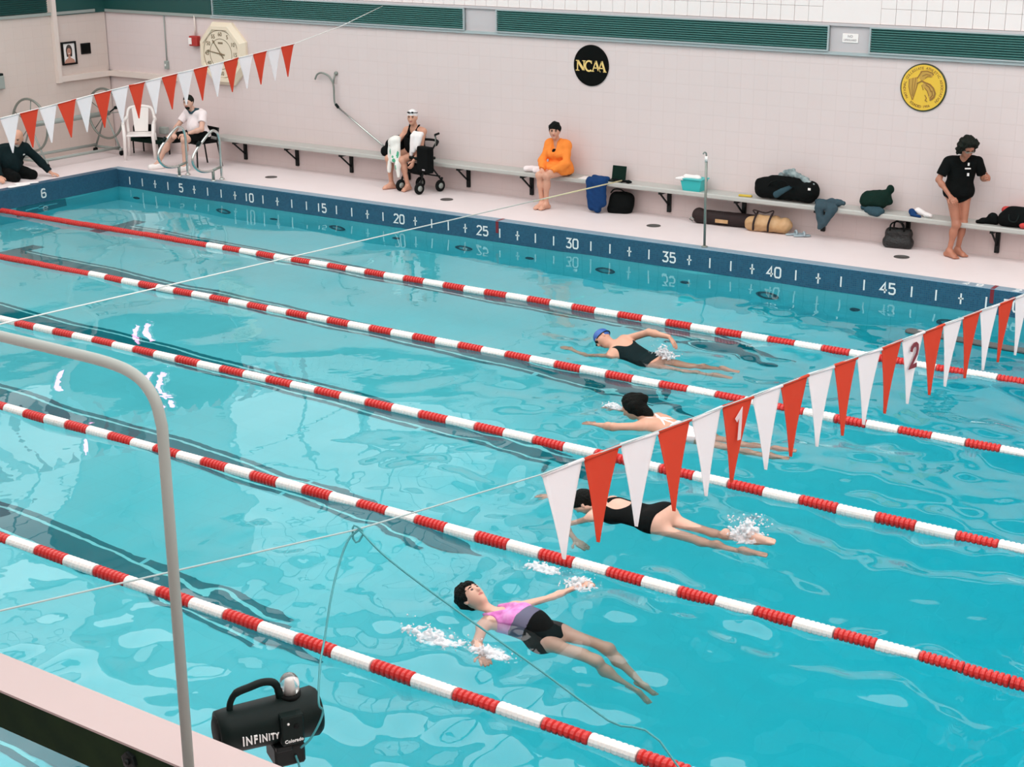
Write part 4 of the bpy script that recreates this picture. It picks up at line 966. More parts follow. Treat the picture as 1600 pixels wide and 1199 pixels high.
# walker
def walker():
    t = thing('rolling_walker', (5.62, 1.22, ZD), 'black four-wheeled rolling walker with a seat bag beside the woman in a cap', 'walker')
    for x, y in ((5.30, 1.05), (5.72, .98), (5.42, 1.40), (5.84, 1.36)):
        w = MB().lathe([(-.02, .062), (-.02, .085), (-.012, .092), (.012, .092), (.02, .085), (.02, .062)], (x, y, ZD+.092), V((.95, -.2, 0)), 20).build('wheel', 'black_rubber', t)
        MB().lathe([(-.024, .045), (.024, .045)], (x, y, ZD+.092), V((.95, -.2, 0)), 14).build('hub', 'grey_paint', w)
        MB().tube([(x, y, ZD+.092), (x+.01, y+.04, ZD+.22)], .018, 8).build('fork', 'black_metal', t)
    for x0, y0, x1, y1, xt, yt in ((5.31, 1.09, 5.43, 1.42, 5.44, 1.33), (5.73, 1.02, 5.85, 1.38, 5.84, 1.28)):
        MB().tube([(x0, y0, ZD+.20), (x0+.02, y0+.10, ZD+.50), (xt, yt, ZD+.78), (xt, yt-.03, ZD+.90)], .014, 8).build('frame_tube', 'black_metal', t)
        MB().tube([(x1, y1, ZD+.18), (x0+.03, y0+.10, ZD+.52)], .014, 8).build('frame_tube', 'black_metal', t)
        MB().tube([(xt, yt-.03, ZD+.90), (xt, yt+.07, ZD+.91)], .018, 8).build('grip', 'black_rubber', t)
        MB().tube(smooth_path([(xt, yt-.03, ZD+.88), (xt+.03, yt-.06, ZD+.80), (xt+.02, yt-.05, ZD+.72)], 4), .006, 6).build('brake_cable', 'dull_steel', t)
    MB().tube([(5.33, 1.17, ZD+.30), (5.77, 1.10, ZD+.30)], .012, 8).build('cross_bar', 'black_metal', t)
    MB().tube([(5.42, 1.40, ZD+.24), (5.84, 1.36, ZD+.24)], .012, 8).build('cross_bar', 'black_metal', t)
    MB().box((5.58, 1.22, ZD+.53), (.42, .26, .04), rot=-.15, bev=.015).build('seat', 'black_plastic', t)
    MB().box((5.775, 1.075, ZD+.535), (.30, .13, .40), rot=-.18, bev=.03).build('bag', 'cloth_black', t)
    soft_obj('seat_pouch', [cone((5.47, 1.16, ZD+.36), (5.66, 1.12, ZD+.36), .085, .085, .03)], 'cloth_black', t, .011, fold=(.006, 24, 3))
    MB().tube(smooth_path([(5.44, 1.33, ZD+.74), (5.5, 1.42, ZD+.78), (5.75, 1.42, ZD+.78), (5.84, 1.28, ZD+.74)], 5), .020, 8).build('back_strap', 'black_rubber', t)
    MB().box((5.79, 1.004, ZD+.385), (.06, .006, .02), rot=-.18).build('maker_patch', 'print_grey', t)
walker()
soft_obj('towel', [cone((5.47, 1.22, ZD+.90), (5.62, 1.20, ZD+.90), .035, .035, .04), cone((5.46, 1.17, ZD+.86), (5.46, 1.13, ZD+.58), .035, .03, .04), cone((5.54, 1.16, ZD+.86), (5.52, 1.12, ZD+.64), .04, .03, .04), cone((5.62, 1.16, ZD+.86), (5.60, 1.12, ZD+.68), .035, .03, .04)],
         'towel_white', None, .010, fold=(.006, 30, 3), label='plain white towel hung over the handle of the rolling walker', cat='towel')
soft_obj('bag', [cone((4.74, 1.40, BZ+.07), (5.03, 1.44, BZ+.08), .085, .09, .04), cone((4.82, 1.44, BZ+.18), (5.04, 1.46, BZ+.22), .09, .10, .05), cone((4.86, 1.46, BZ+.27), (5.0, 1.47, BZ+.30), .05, .05, .04)], 'cloth_black', None, .011, cuts=[((0, 0, BZ+.001), (0, 0, -1))], fold=(.010, 20, 4), label='black bag on the bench left of the woman in the white cap', cat='bag')
# rope strung across the pool
t = thing('span_rope', (9.0, -6, .8), 'thin pale rope stretched over the water from the bench towards the viewer', 'rope')
MB().tube([(9.12, 1.36, .805), (8.96, -9.18, 1.14), (8.90, -13.7, 1.285)], .0075, 6).build('rope', 'cord_white', t)
MB().tube([(9.12, 1.36, .805), (9.085, -.9, .874)], .0095, 6).build('yellow_end', 'cord_yellow', t)
t = thing('rope_post', (8.90, -13.7, ZD), 'grey post at the near pool edge that holds the span rope', 'post')
MB().tube([(8.90, -13.7, ZD), (8.90, -13.7, 1.32)], .017, 10).build('pole', 'dull_steel', t)

def foam_bar():
    t = thing('foam_bar', (15.2, -1.36, 0), 'long dark grey foam bar floating in the far lane at the right', 'float')
    soft_obj('bar', [cone((14.50, -1.30, .02), (16.9, -1.44, .02), .07, .065, .02, (0, 0, 1), 2.2)], 'foam_grey', t, .012)
    MB().box((14.62, -1.31, .052), (.07, .05, .006), rot=-.06).build('mark', 'print_grey', t)
foam_bar()

# ------------------------------------------------------------------ people
def nrm(v): return np.array(V(v).normalized())
def head(c, f, u, s=1., ears=True):
    c, f = np.array(c, float), nrm(f); u = np.array(u, float); u = nrm(u-f*(u@f)); r = np.cross(f, u); A = [r, f, u]
    p = lambda x, y, z: c+(r*x+f*y+u*z)*s
    H = [ell(p(0, -.012, .035), np.array((.074, .092, .082))*s, A, .03), cone(p(0, .022, -.03), p(0, .048, -.082), .060*s, .033*s, .04), ell(p(0, .03, -.01), np.array((.064, .06, .075))*s, A, .03),
         cone(p(0, .080, .012), p(0, .100, -.022), .009*s, .014*s, .014), cone(p(-.035, .072, .028), p(.035, .072, .028), .012*s, None, .015)]
    for x in (-.030, .030): H.append(sub(ell(p(x, .094, .008), np.array((.016, .012, .010))*s, A, .010)))
    if ears:
        for x in (-.074, .074): H.append(cone(p(x, -.012, .012), p(x*1.03, -.006, -.022), .017*s, .012*s, .008, r, 2.2))
    paint = [('dark_eye', p(x, .084, .010), np.array((.013, .02, .008))*s, A) for x in (-.030, .030)]
    paint += [('lips', p(0, .083, -.052), np.array((.024, .02, .0085))*s, A)]
    return dict(prims=H, paint=paint, p=p, A=A, c=c, f=f, u=u, r=r, s=s)
def brows(hd, m): return [(m, hd['p'](x, .084, .030), np.array((.019, .02, .006))*hd['s'], hd['A']) for x in (-.030, .030)]
def hand(wr, d, n, side, curl=.5, s=1., spread=.022):
    """palm from the wrist along d, n out of the back of the hand, thumb on the given side (+1/-1 along n x d)"""
    d, n = nrm(d), np.array(n, float); n = nrm(n-d*(n@d)); x = np.cross(n, d)*side; wr = np.array(wr, float); P = []
    k = wr+d*.085*s
    P.append(cone(wr+d*.012*s, k-d*.01*s, .026*s, .036*s, .02, n, 1.9))
    for i, L in enumerate((.070, .080, .075, .058)):
        o = k+x*(1.5-i)*spread*s-d*.008*s; a1 = curl*.7; d1 = d*math.cos(a1)-n*math.sin(a1); a2 = curl*1.9; d2 = d*math.cos(a2)-n*math.sin(a2); a3 = curl*2.7; d3 = d*math.cos(a3)-n*math.sin(a3)
        q1 = o+d1*L*.50*s; q2 = q1+d2*L*.32*s; q3 = q2+d3*L*.22*s
        P += [cone(o, q1, .0105*s, .0095*s, .006), cone(q1, q2, .0095*s, .0088*s, .004), cone(q2, q3, .0088*s, .0075*s, .004)]
    t0 = wr+d*.03*s+x*.026*s; t1 = t0+(d*.55+x*.75-n*.25)*.042*s; t2 = t1+(d*.9+x*.2-n*.35)*.034*s
    P += [cone(t0, t1, .0135*s, .011*s, .012), cone(t1, t2, .011*s, .009*s, .004)]
    return P
def foot(an, d, s=1., up=(0, 0, 1), L=.215):
    an = np.array(an, float); d = nrm(d); up = np.array(up, float); up = nrm(up-d*(up@d)); x = np.cross(d, up)
    heel = an-d*.045*s-up*.045*s; ball = an+d*(L*.5)*s-up*.052*s
    P = [cone(an, heel, .036*s, .033*s, .03), cone(heel, ball, .034*s, .032*s, .03, up, 1.25), cone(an+up*.0, ball+up*.01, .034*s, .028*s, .03)]
    for i, (o, l) in enumerate(((-.030, .048), (-.012, .046), (.004, .042), (.018, .036), (.030, .028))):
        b = ball+x*o*s; P.append(cone(b, b+d*l*s-up*.008*s, .016*s if i == 0 else .0125*s, .0125*s if i == 0 else .010*s, .010))
    return P
def body(J, hd, fem=False, belly=.0, s=1., gl=.0):
    """J: joints; hd: head dict. Returns groups of shapes that make one continuous skin"""
    a = {k: np.array(v, float) for k, v in J.items() if not isinstance(v, (int, float))}
    lat = nrm(a['shL']-a['shR']); up = nrm(a['chest']-a['pel']); fr = nrm(np.cross(lat, up))
    if J.get('flip'): fr = -fr
    mid = (a['pel']+a['chest'])/2+fr*belly*.3; G = {}
    w = .060*s; T = []
    for sg in (-1, 1):
        T += [cone(a['pel']+lat*sg*w*1.15, mid+lat*sg*w*.75, .108*s, .098*s, .06, fr, 1.12), cone(mid+lat*sg*w*.75, a['chest']+lat*sg*w*1.25, .098*s, .108*s, .06, fr, 1.12)]
    T += [cone(a['shL']*.62+a['chest']*.38+up*.02, a['shL'], .07*s, .055*s, .05), cone(a['shR']*.62+a['chest']*.38+up*.02, a['shR'], .07*s, .055*s, .05)]
    if belly: T.append(ell(mid+fr*(.05+belly*.5)-up*.02, np.array((.14, .11+belly*.4, .15))*s, [lat, fr, up], .06))
    if fem:
        for sg in (-1, 1): T.append(ell(a['chest']+lat*sg*.075*s+fr*.095*s-up*.045*s, np.array((.062, .055, .060))*s, [lat, fr, up], .05))
    hip = [cone(a['hipL']-fr*.035*s, a['hipR']-fr*.035*s, (.105+gl)*s, None, .06)]
    G['torso'] = T+hip
    nk = a['chest']*.25+(a['shL']+a['shR'])/2*.75+up*.03*s
    G['neck'] = [cone(nk, hd['p'](0, -.012, -.05), .056*s, .049*s, .05), cone(nk+up*.01, a['shL']*.7+nk*.3+up*.015, .045*s, .042*s, .05), cone(nk+up*.01, a['shR']*.7+nk*.3+up*.015, .045*s, .042*s, .05)]
    for q in 'LR':
        ua = .045*s if fem else .050*s
        G['uarm'+q] = [cone(a['sh'+q], a['el'+q], ua, .038*s, .035)]
        G['farm'+q] = [cone(a['el'+q], a['wr'+q], .039*s, .026*s, .025), ell(a['el'+q]*.72+a['wr'+q]*.28, np.array((.041, .041, .041))*s, k=.03)]
        G['thigh'+q] = [cone(a['hip'+q], a['kn'+q], .086*s, .054*s, .04)]
        sh = a['an'+q]-a['kn'+q]; back = nrm(np.cross(np.cross(sh, a['kn'+q]-a['hip'+q]), sh))
        if np.linalg.norm(np.cross(sh, a['kn'+q]-a['hip'+q])) < .02: back = fr
        G['calf'+q] = [cone(a['kn'+q], a['an'+q], .051*s, .033*s, .03), ell(a['kn'+q]*.68+a['an'+q]*.32-back*.018*s, np.array((.050, .050, .075))*s, k=.04), ell(a['kn'+q]+back*.012*s, np.array((.050, .050, .050))*s, k=.03)]
    a['_lat'], a['_up'], a['_fr'], a['_nk'] = lat, up, fr, nk
    return G, a
def allp(G): return [p for g in G.values() for p in g]
def hair_short(hd, extra=.012, cut=.03, curls=False):
    p = hd['p']; s = hd['s']; P = [ell(p(0, -.016, .040), np.array((.078+extra, .094+extra, .084+extra))*s, hd['A'], .03), cone(p(0, -.06, .01), p(0, -.055, -.045), .065*s, .05*s, .03)]
    nrm_ = hd['f']*.72-hd['u']*.70
    return P, [(p(0, .062, .030) + hd['u']*cut, nrm_)]

def woman_orange():
    hd = head((7.985, 1.33, 1.430), (.42, -.9, -.05), (0.02, 0, 1)); s = .95
    t = thing('person', (7.99, 1.40, ZD), 'woman in a bright orange shirt seated on the bench, hands between her knees, bare legs', 'person')
    J = dict(pel=(8.02, 1.44, .865), chest=(8.005, 1.42, 1.145), shL=(8.165, 1.40, 1.225), shR=(7.835, 1.42, 1.215), elL=(8.225, 1.29, .99), elR=(7.790, 1.29, .985), wrL=(8.06, 1.09, .875), wrR=(7.93, 1.08, .875),
             hipL=(8.11, 1.42, .855), hipR=(7.93, 1.43, .855), knL=(8.035, 1.04, .815), knR=(7.915, 1.03, .815), anL=(7.99, 1.10, .385), anR=(7.915, 1.10, .385))
    G, a = body(J, hd, True, 0, s)
    G['hands'] = hand(J['wrL'], (-.45, -.35, -.45), (.2, -.75, .6), 1, .45)+hand(J['wrR'], (.45, -.3, -.45), (-.2, -.75, .6), -1, .45)
    G['feet'] = foot(J['anL'], (-.12, -1, 0))+foot(J['anR'], (-.30, -1, 0))
    soft_obj('body', allp(G)+hd['prims'], 'skin', t, .0065, paint=brows(hd, 'hair_dark')+hd['paint'])
    P, c = hair_short(hd, .014, .004); soft_obj('hair', P, 'hair_dark', t, .006, c, (.010, 60, 2), rag=.022)
    sh = grow(G['torso']+G['uarmL']+G['uarmR']+G['neck'][1:]+G['farmL']+G['farmR'], .020)+[cone((7.93, 1.34, .86), (8.13, 1.34, .86), .10, None, .05), cone((7.88, 1.25, .90), (8.16, 1.25, .90), .06, None, .05)]
    soft_obj('shirt', sh+[cone((8.07, 1.37, 1.31), (8.05, 1.30, 1.17), .022, .02, .02), cone((7.92, 1.37, 1.31), (7.95, 1.30, 1.17), .022, .02, .02), sub(ell((7.99, 1.25, 1.235), (.055, .10, .12), k=.02))], 'cloth_orange', t, .008,
             [((8.06, 1.1, .885), (-.1, -1.3, -.8)), ((0, 0, .80), (0, 0, -1)), ((7.985, 1.34, 1.335), (0, -.1, 1))], (.011, 24, 3))
    soft_obj('swimsuit', grow(G['torso'], .006), 'cloth_black', t, .008, [((0, 0, 1.17), (0, 0, 1)), ((0, 0, .78), (0, 0, -1))])
woman_orange()

def woman_cap():
    hd = head((5.345, 1.33, 1.430), (.36, -.93, -.06), (0, 0, 1)); s = .98
    t = thing('person', (5.30, 1.40, ZD), 'woman in a white swim cap and black swimsuit seated on the bench', 'person')
    J = dict(pel=(5.30, 1.45, .865), chest=(5.325, 1.43, 1.135), shL=(5.50, 1.40, 1.215), shR=(5.155, 1.42, 1.205), elL=(5.545, 1.27, .965), elR=(5.06, 1.25, .99), wrL=(5.53, 1.10, .80), wrR=(5.17, 1.06, 1.06),
             hipL=(5.40, 1.42, .855), hipR=(5.20, 1.43, .855), knL=(5.36, 1.02, .81), knR=(5.10, 1.02, .81), anL=(5.37, 1.14, .385), anR=(5.06, 1.12, .385))
    G, a = body(J, hd, True, .02, s)
    G['hands'] = hand(J['wrL'], (.0, -.5, -.8), (.9, -.2, 0), -1, .5)+hand(J['wrR'], (.5, -.6, -.1), (0, -.1, 1), -1, .4)
    G['feet'] = foot(J['anL'], (.10, -1, 0))+foot(J['anR'], (-.55, -1, 0))
    soft_obj('body', allp(G)+hd['prims'], 'skin', t, .0065, paint=brows(hd, 'hair_dark')+hd['paint'])
    p = hd['p']; soft_obj('swim_cap', [ell(p(0, -.012, .042), (.080, .098, .086), hd['A'], .02)], 'cap_white', t, .006, [(p(0, .085, .040), hd['f']*.55-hd['u']*.9)])
    g = MB().tube([p(.080*math.cos(k), .10*math.sin(k)-.01, .075+.018*math.sin(k)) for k in [2*PI*i/24 for i in range(24)]], .006, 6, closed=True)
    for x in (-.03, .03): g.ellipsoid(p(x, .088, .094), (.024, .012, .014))
    g.build('goggles', 'frame_black', t)
    soft_obj('swimsuit', grow(G['torso'], .007)+[cone((5.425, 1.40, 1.31), (5.385, 1.29, 1.14), .016, .02, .01), cone((5.245, 1.40, 1.31), (5.275, 1.29, 1.14), .016, .02, .01)]+[sub(ell((5.33, 1.27, 1.23), (.055, .10, .075), k=.02)), sub(ell(J['shL'], (.085, .12, .12), k=.02)), sub(ell(J['shR'], (.085, .12, .12), k=.02))], 'cloth_black', t, .007,
             [((0, 0, 1.315), (0, 0, 1)), ((0, 1.2, .86), (0, -.8, -.6))])
    soft_obj('towel', [ell((5.215, 1.06, 1.125), (.085, .075, .045), k=.04), cone((5.15, 1.02, 1.08), (5.13, .985, .62), .045, .03, .04), cone((5.22, .99, 1.10), (5.23, .965, .80), .055, .045, .05), cone((5.29, 1.01, 1.10), (5.32, .965, .72), .045, .04, .04), cone((5.32, .965, .74), (5.335, .96, .56), .04, .022, .03)],
             'towel_print', None, .009, fold=(.010, 24, 3), paint=[('print_green', (5.19, .93, .93), (.022, .1, .05), np.eye(3)), ('print_green', (5.27, .91, .80), (.030, .1, .035), np.eye(3)), ('print_green', (5.33, .91, .90), (.016, .1, .06), np.eye(3)), ('print_green', (5.25, .9, .86), (.02, .1, .02), np.eye(3)), ('print_green', (5.31, .91, .70), (.012, .1, .04), np.eye(3))],
             label='white towel with green print held up on the lap of the woman in the cap', cat='towel')
woman_cap()

def man_white():
    hd = head((.90, .88, 1.395), (.30, -.95, -.10), (0, 0, 1)); s = 1.03
    t = thing('person', (.95, .80, ZD), 'man in a white polo shirt and black shorts seated on the black chair', 'person')
    J = dict(pel=(.99, 1.00, .855), chest=(.955, 1.00, 1.13), shL=(1.14, .965, 1.205), shR=(.755, .985, 1.195), elL=(1.255, .80, .98), elR=(.66, .80, .97), wrL=(1.05, .62, .90), wrR=(.78, .60, .885),
             hipL=(1.09, .96, .84), hipR=(.88, .97, .84), knL=(1.10, .54, .82), knR=(.70, .58, .80), anL=(1.12, .49, .40), anR=(.58, .40, .40))
    G, a = body(J, hd, False, .015, s)
    G['hands'] = hand(J['wrL'], (-.8, -.45, -.15), (0, -.3, 1), 1, .5)+hand(J['wrR'], (.7, -.5, -.1), (0, -.3, 1), -1, .5)
    G['feet'] = foot(J['anL'], (.1, -1, 0))+foot(J['anR'], (-.45, -1, 0))
    soft_obj('body', allp(G)+hd['prims'], 'skin_pale', t, .0065, paint=brows(hd, 'hair_grey')+[('hair_grey', hd['p'](0, .075, -.080), np.array((.05, .06, .035)), hd['A'])]+hd['paint'])
    P, c = hair_short(hd, .006, .028); soft_obj('hair', P, 'hair_grey', t, .0065, c, (.004, 70, 2))
    cut = [((1.17, .90, 1.04), V(J['elL'])-V(J['shL'])), ((.72, .90, 1.03), V(J['elR'])-V(J['shR']))]
    soft_obj('polo_shirt', grow(G['torso']+G['neck'][1:], .020), 'cloth_white', t, .008, [((0, 0, .82), (0, 0, -1)), ((.95, .98, 1.285), (0, -.25, 1))], (.006, 22, 3))
    for q, cc in (('L', cut[0]), ('R', cut[1])): soft_obj('sleeve', grow(G['uarm'+q], .024), 'cloth_white', t, .008, [cc], (.004, 24, 3))
    soft_obj('collar', [cone((.83, .93, 1.275), (.92, .885, 1.22), .022, .018, .02), cone((1.03, .93, 1.275), (.95, .885, 1.22), .022, .018, .02), cone((.83, .97, 1.28), (1.03, .96, 1.28), .03, None, .03)], 'cloth_teal_grey', t, .007, [((0, 0, 1.30), (0, 0, 1))])
    soft_obj('shorts', grow(G['torso'][-1:]+G['thighL']+G['thighR'], .022), 'cloth_black', t, .008, [((1.10, .63, .82), (.05, -1, -.05)), ((0, 0, .93), (0, 0, 1))], (.005, 24, 3))
    for q, d in (('L', (.1, -1, 0)), ('R', (-.45, -1, 0))):
        an = np.array(J['an'+q]); d = nrm(d)
        sh = soft_obj('shoe', [cone(an-d*.05-np.array((0, 0, .05)), an+d*.14-np.array((0, 0, .056)), .056, .050, .03), cone(an+np.array((0, 0, .005)), an-np.array((0, 0, .03)), .044, .046, .03)], 'white_plastic', t, .007, [((0, 0, ZD+.001), (0, 0, -1))])
    MB().tube([np.array(J['wrL'])*.86+np.array(J['elL'])*.14+.031*(np.array((0, 0, 1))*math.cos(k)+nrm(np.cross(np.array(J['wrL'])-np.array(J['elL']), (0, 0, 1)))*math.sin(k)) for k in [2*PI*i/14 for i in range(14)]], .007, 6, closed=True).build('watch', 'frame_black', t)
man_white()

def man_dark():
    hd = head((-.655, -1.475, .970), (.45, -.75, -.30), (.15, 0, 1), 1.14); s = 1.06
    t = thing('person', (-.75, -1.5, ZD), 'bald man in a dark jacket kneeling at the pool corner, leaning on one arm', 'person')
    J = dict(pel=(-.86, -1.58, .46), chest=(-.765, -1.53, .72), shL=(-.67, -1.33, .79), shR=(-.83, -1.72, .80), elL=(-.55, -1.18, .58), elR=(-.76, -1.88, .56), wrL=(-.38, -1.10, .375), wrR=(-.56, -1.96, .42),
             hipL=(-.82, -1.47, .44), hipR=(-.87, -1.69, .44), knL=(-.44, -1.43, .385), knR=(-.47, -1.74, .385), anL=(-.88, -1.40, .36), anR=(-.93, -1.72, .36))
    G, a = body(J, hd, False, .04, s)
    G['hands'] = hand(J['wrL'], (.75, .35, -.25), (0, 0, 1), -1, .15)+hand(J['wrR'], (.6, -.3, -.3), (0, 0, 1), 1, .3)
    G['feet'] = foot(J['anL'], (-1, 0, -.1), up=(0, 0, 1))+foot(J['anR'], (-1, 0, -.1), up=(0, 0, 1))
    soft_obj('body', allp(G)+hd['prims'], 'skin', t, .0065, [((0, 0, ZD+.004), (0, 0, -1))], paint=[('hair_white', hd['p'](0, .075, -.082), np.array((.045, .05, .028)), hd['A'])]+brows(hd, 'hair_grey')+hd['paint'])
    c = np.array(J['wrL'])*.9+np.array(J['elL'])*.1
    jk = grow(G['torso']+G['neck'][1:]+G['uarmL']+G['uarmR']+G['farmL']+G['farmR'], .024)
    soft_obj('jacket', jk+[cone(np.array(a['_nk'])-np.array((0, 0, .0)), hd['p'](0, -.02, -.075), .078, .070, .03)], 'cloth_navy', t, .008, [(c, np.array(J['wrL'])-np.array(J['elL'])), (np.array(J['wrR']), (.55, -.4, -.8)), (hd['p'](0, .0, -.075), hd['u'])], (.006, 24, 2))
    soft_obj('trousers', grow(G['torso'][-1:]+G['thighL']+G['thighR']+G['calfL']+G['calfR'], .020), 'cloth_black', t, .008, [((0, 0, ZD+.002), (0, 0, -1))], (.006, 24, 2))
    lg = MB(); q = V((-.60, -1.42, .70)); lg.box(q, (.006, .08, .022), rot=Matrix.Rotation(.55, 3, 'Z')).build('jacket_logo', 'white_plastic', t)
man_dark()

def standing():
    hd = head((14.150, 1.235, 1.730), (.72, -.70, -.60), (.05, -.1, 1)); s = .98
    t = thing('person', (14.07, 1.38, ZD), 'curly-haired person standing on the deck in a black t-shirt with bare legs', 'person')
    J = dict(pel=(14.05, 1.40, 1.165), chest=(14.06, 1.37, 1.445), shL=(14.235, 1.31, 1.545), shR=(13.885, 1.37, 1.535), elL=(14.33, 1.33, 1.33), elR=(13.775, 1.36, 1.305), wrL=(14.32, 1.10, 1.375), wrR=(13.935, 1.20, 1.12),
             hipL=(14.135, 1.40, 1.135), hipR=(13.965, 1.40, 1.135), knL=(14.135, 1.36, .745), knR=(14.03, 1.30, .745), anL=(14.115, 1.46, .385), anR=(13.985, 1.36, .385))
    ca, sa = math.cos(R_(32)), math.sin(R_(32)); tw = lambda v: (14.05+ca*(v[0]-14.05)-sa*(v[1]-1.37), 1.37+sa*(v[0]-14.05)+ca*(v[1]-1.37), v[2])
    J = {k: tw(v) for k, v in J.items()}; J['elR'] = (13.83, 1.20, 1.31); J['wrR'] = (14.02, 1.13, 1.13); s = .90
    G, a = body(J, hd, False, .0, s)
    G['hands'] = hand(J['wrL'], (.35, -.65, .2), (.9, 0, .3), -1, .85)+hand(J['wrR'], (.65, -.5, -.35), (-.2, -.5, .8), -1, .55)
    G['feet'] = foot(J['anL'], (.9, -.5, 0))+foot(J['anR'], (.9, -.55, 0))
    soft_obj('body', allp(G)+hd['prims'], 'skin_tan', t, .0065, paint=brows(hd, 'hair_grey')+hd['paint'])
    P, c = hair_short(hd, .032, .005); p = hd['p']
    P += [ell(p(x, y, z), (.045, .045, .045), k=.02) for x, y, z in ((-.08, -.03, .03), (.08, -.03, .03), (-.085, .01, .06), (.085, .01, .06), (0, -.09, 0), (-.05, -.07, -.03), (.05, -.07, -.03), (0, .05, .12), (.06, .03, .11), (-.06, .03, .11), (-.085, -.02, -.01), (.085, -.02, -.01))]
    P += [ell(p(x, y, z), (.04, .04, .045), k=.02) for x, y, z in ((-.082, -.02, -.05), (.082, -.02, -.05), (-.06, -.06, -.07), (.06, -.06, -.07), (0, .065, .115), (.045, .06, .105), (-.045, .06, .105))]
    soft_obj('hair', P, 'hair_grey', t, .006, [(p(0, .058, .045), hd['f']*.95-hd['u']*.42)], (.016, 75, 2), rag=.02)
    soft_obj('glasses', [cone(p(-.07, .02, .012), p(-.05, .092, .010), .005, None, .003), cone(p(-.05, .097, .010), p(.05, .097, .010), .0065, None, .003), cone(p(.07, .02, .012), p(.05, .092, .010), .005, None, .003)], 'dull_steel', t, .004)
    soft_obj('t_shirt', grow(G['torso'][:-1]+G['neck'][1:], .018)+[cone(np.array(J['hipR'])+np.array((0, 0, .03)), np.array(J['hipL'])+np.array((0, 0, .03)), .110, None, .06)], 'cloth_black', t, .008,
             [((0, 0, 1.085), (0, 0, -1)), (hd['p'](0, -.01, -.085), hd['u'])], (.006, 22, 3))
    for q in 'LR': soft_obj('sleeve', grow(G['uarm'+q], .026), 'cloth_black', t, .008, [(np.array(J['shR' if q == 'R' else 'shL'])*.25+np.array(J['el'+q])*.75, np.array(J['el'+q])-np.array(J['sh'+q]))], (.004, 24, 3))
    soft_obj('briefs', grow(G['torso'][-1:]+[cone(J['hipL'], np.array(J['hipL'])*.8+np.array(J['knL'])*.2, .086, .08, .04), cone(J['hipR'], np.array(J['hipR'])*.8+np.array(J['knR'])*.2, .086, .08, .04)], .008), 'cloth_black', t, .008,
             [(np.array(J['hipL'])-np.array((0, 0, .09)), a['_lat']*.55-np.array((0, 0, 1))), (np.array(J['hipR'])-np.array((0, 0, .09)), -a['_lat']*.55-np.array((0, 0, 1)))])
    x = V((.8, .6, 0))
    for nm, dx, dz, w, h in (('shirt_logo', .045, .0, .07, .014), ('shirt_logo', .05, .055, .018, .035), ('shirt_logo', .055, -.075, .022, .035)):
        MB().box(V((14.135, 1.232, 1.475))+x*dx+V((0, 0, dz)), (w, .02, h), rot=.6).build(nm, 'white_plastic', t)
standing()

# swimmers -----------------------------------------------------------
def back_swimmer():
    hd = head((14.425, -9.775, .075), (.42, -.05, .90), (-.88, .05, .42)); s = .93
    t = thing('person', (14.9, -9.75, 0), 'woman floating on her back in a pink and black swimsuit', 'person')
    J = dict(pel=(15.03, -9.77, -.095), chest=(14.755, -9.77, -.035), shL=(14.66, -9.58, -.03), shR=(14.66, -9.96, -.03), elL=(14.80, -9.30, -.03), elR=(14.74, -10.16, -.05), wrL=(14.88, -9.10, .0), wrR=(14.90, -10.32, -.02),
             hipL=(15.09, -9.67, -.115), hipR=(15.09, -9.86, -.115), knL=(15.46, -9.66, -.19), knR=(15.46, -9.82, -.21), anL=(15.76, -9.66, -.50), anR=(15.74, -9.78, -.55))
    G, a = body(J, hd, True, .02, s)
    G['hands'] = hand(J['wrL'], (.4, .8, .1), (0, 0, 1), 1, .25)+hand(J['wrR'], (.6, -.6, 0), (0, 0, 1), -1, .25)
    G['feet'] = foot(J['anL'], (.75, 0, -.45), up=(.4, 0, .9))+foot(J['anR'], (.75, 0, -.45), up=(.4, 0, .9))
    soft_obj('body', allp(G)+hd['prims'], 'skin_pale', t, .0065, paint=brows(hd, 'hair_dark')+hd['paint'])
    P, c = hair_short(hd, .012, .008); soft_obj('hair', P, 'hair_dark', t, .005, c, (.010, 55, 2), rag=.026)
    suit = grow(G['torso'], .008); cuts = [((14.68, 0, 0), (-1, 0, .25)), ((15.24, -9.76, 0), (1, 0, 0))]; sb = [sub(ell(J['shL'], (.10, .09, .12), k=.02)), sub(ell(J['shR'], (.10, .09, .12), k=.02))]
    straps = [cone((14.60, -9.68, .01), (14.74, -9.70, .07), .02, None, .02), cone((14.60, -9.86, .01), (14.74, -9.84, .07), .02, None, .02)]
    soft_obj('swimsuit', suit+sb+straps, 'cloth_black', t, .007, [((14.57, 0, 0), (-1, 0, 0)), ((15.17, -9.76, 0), (1, 0, 0))],
             paint=[('suit_grey', (14.88, -9.80, .05), (.085, .4, .4), np.eye(3)), ('suit_pink', (14.70, -9.76, .05), (.17, .4, .4), np.eye(3))])
back_swimmer()

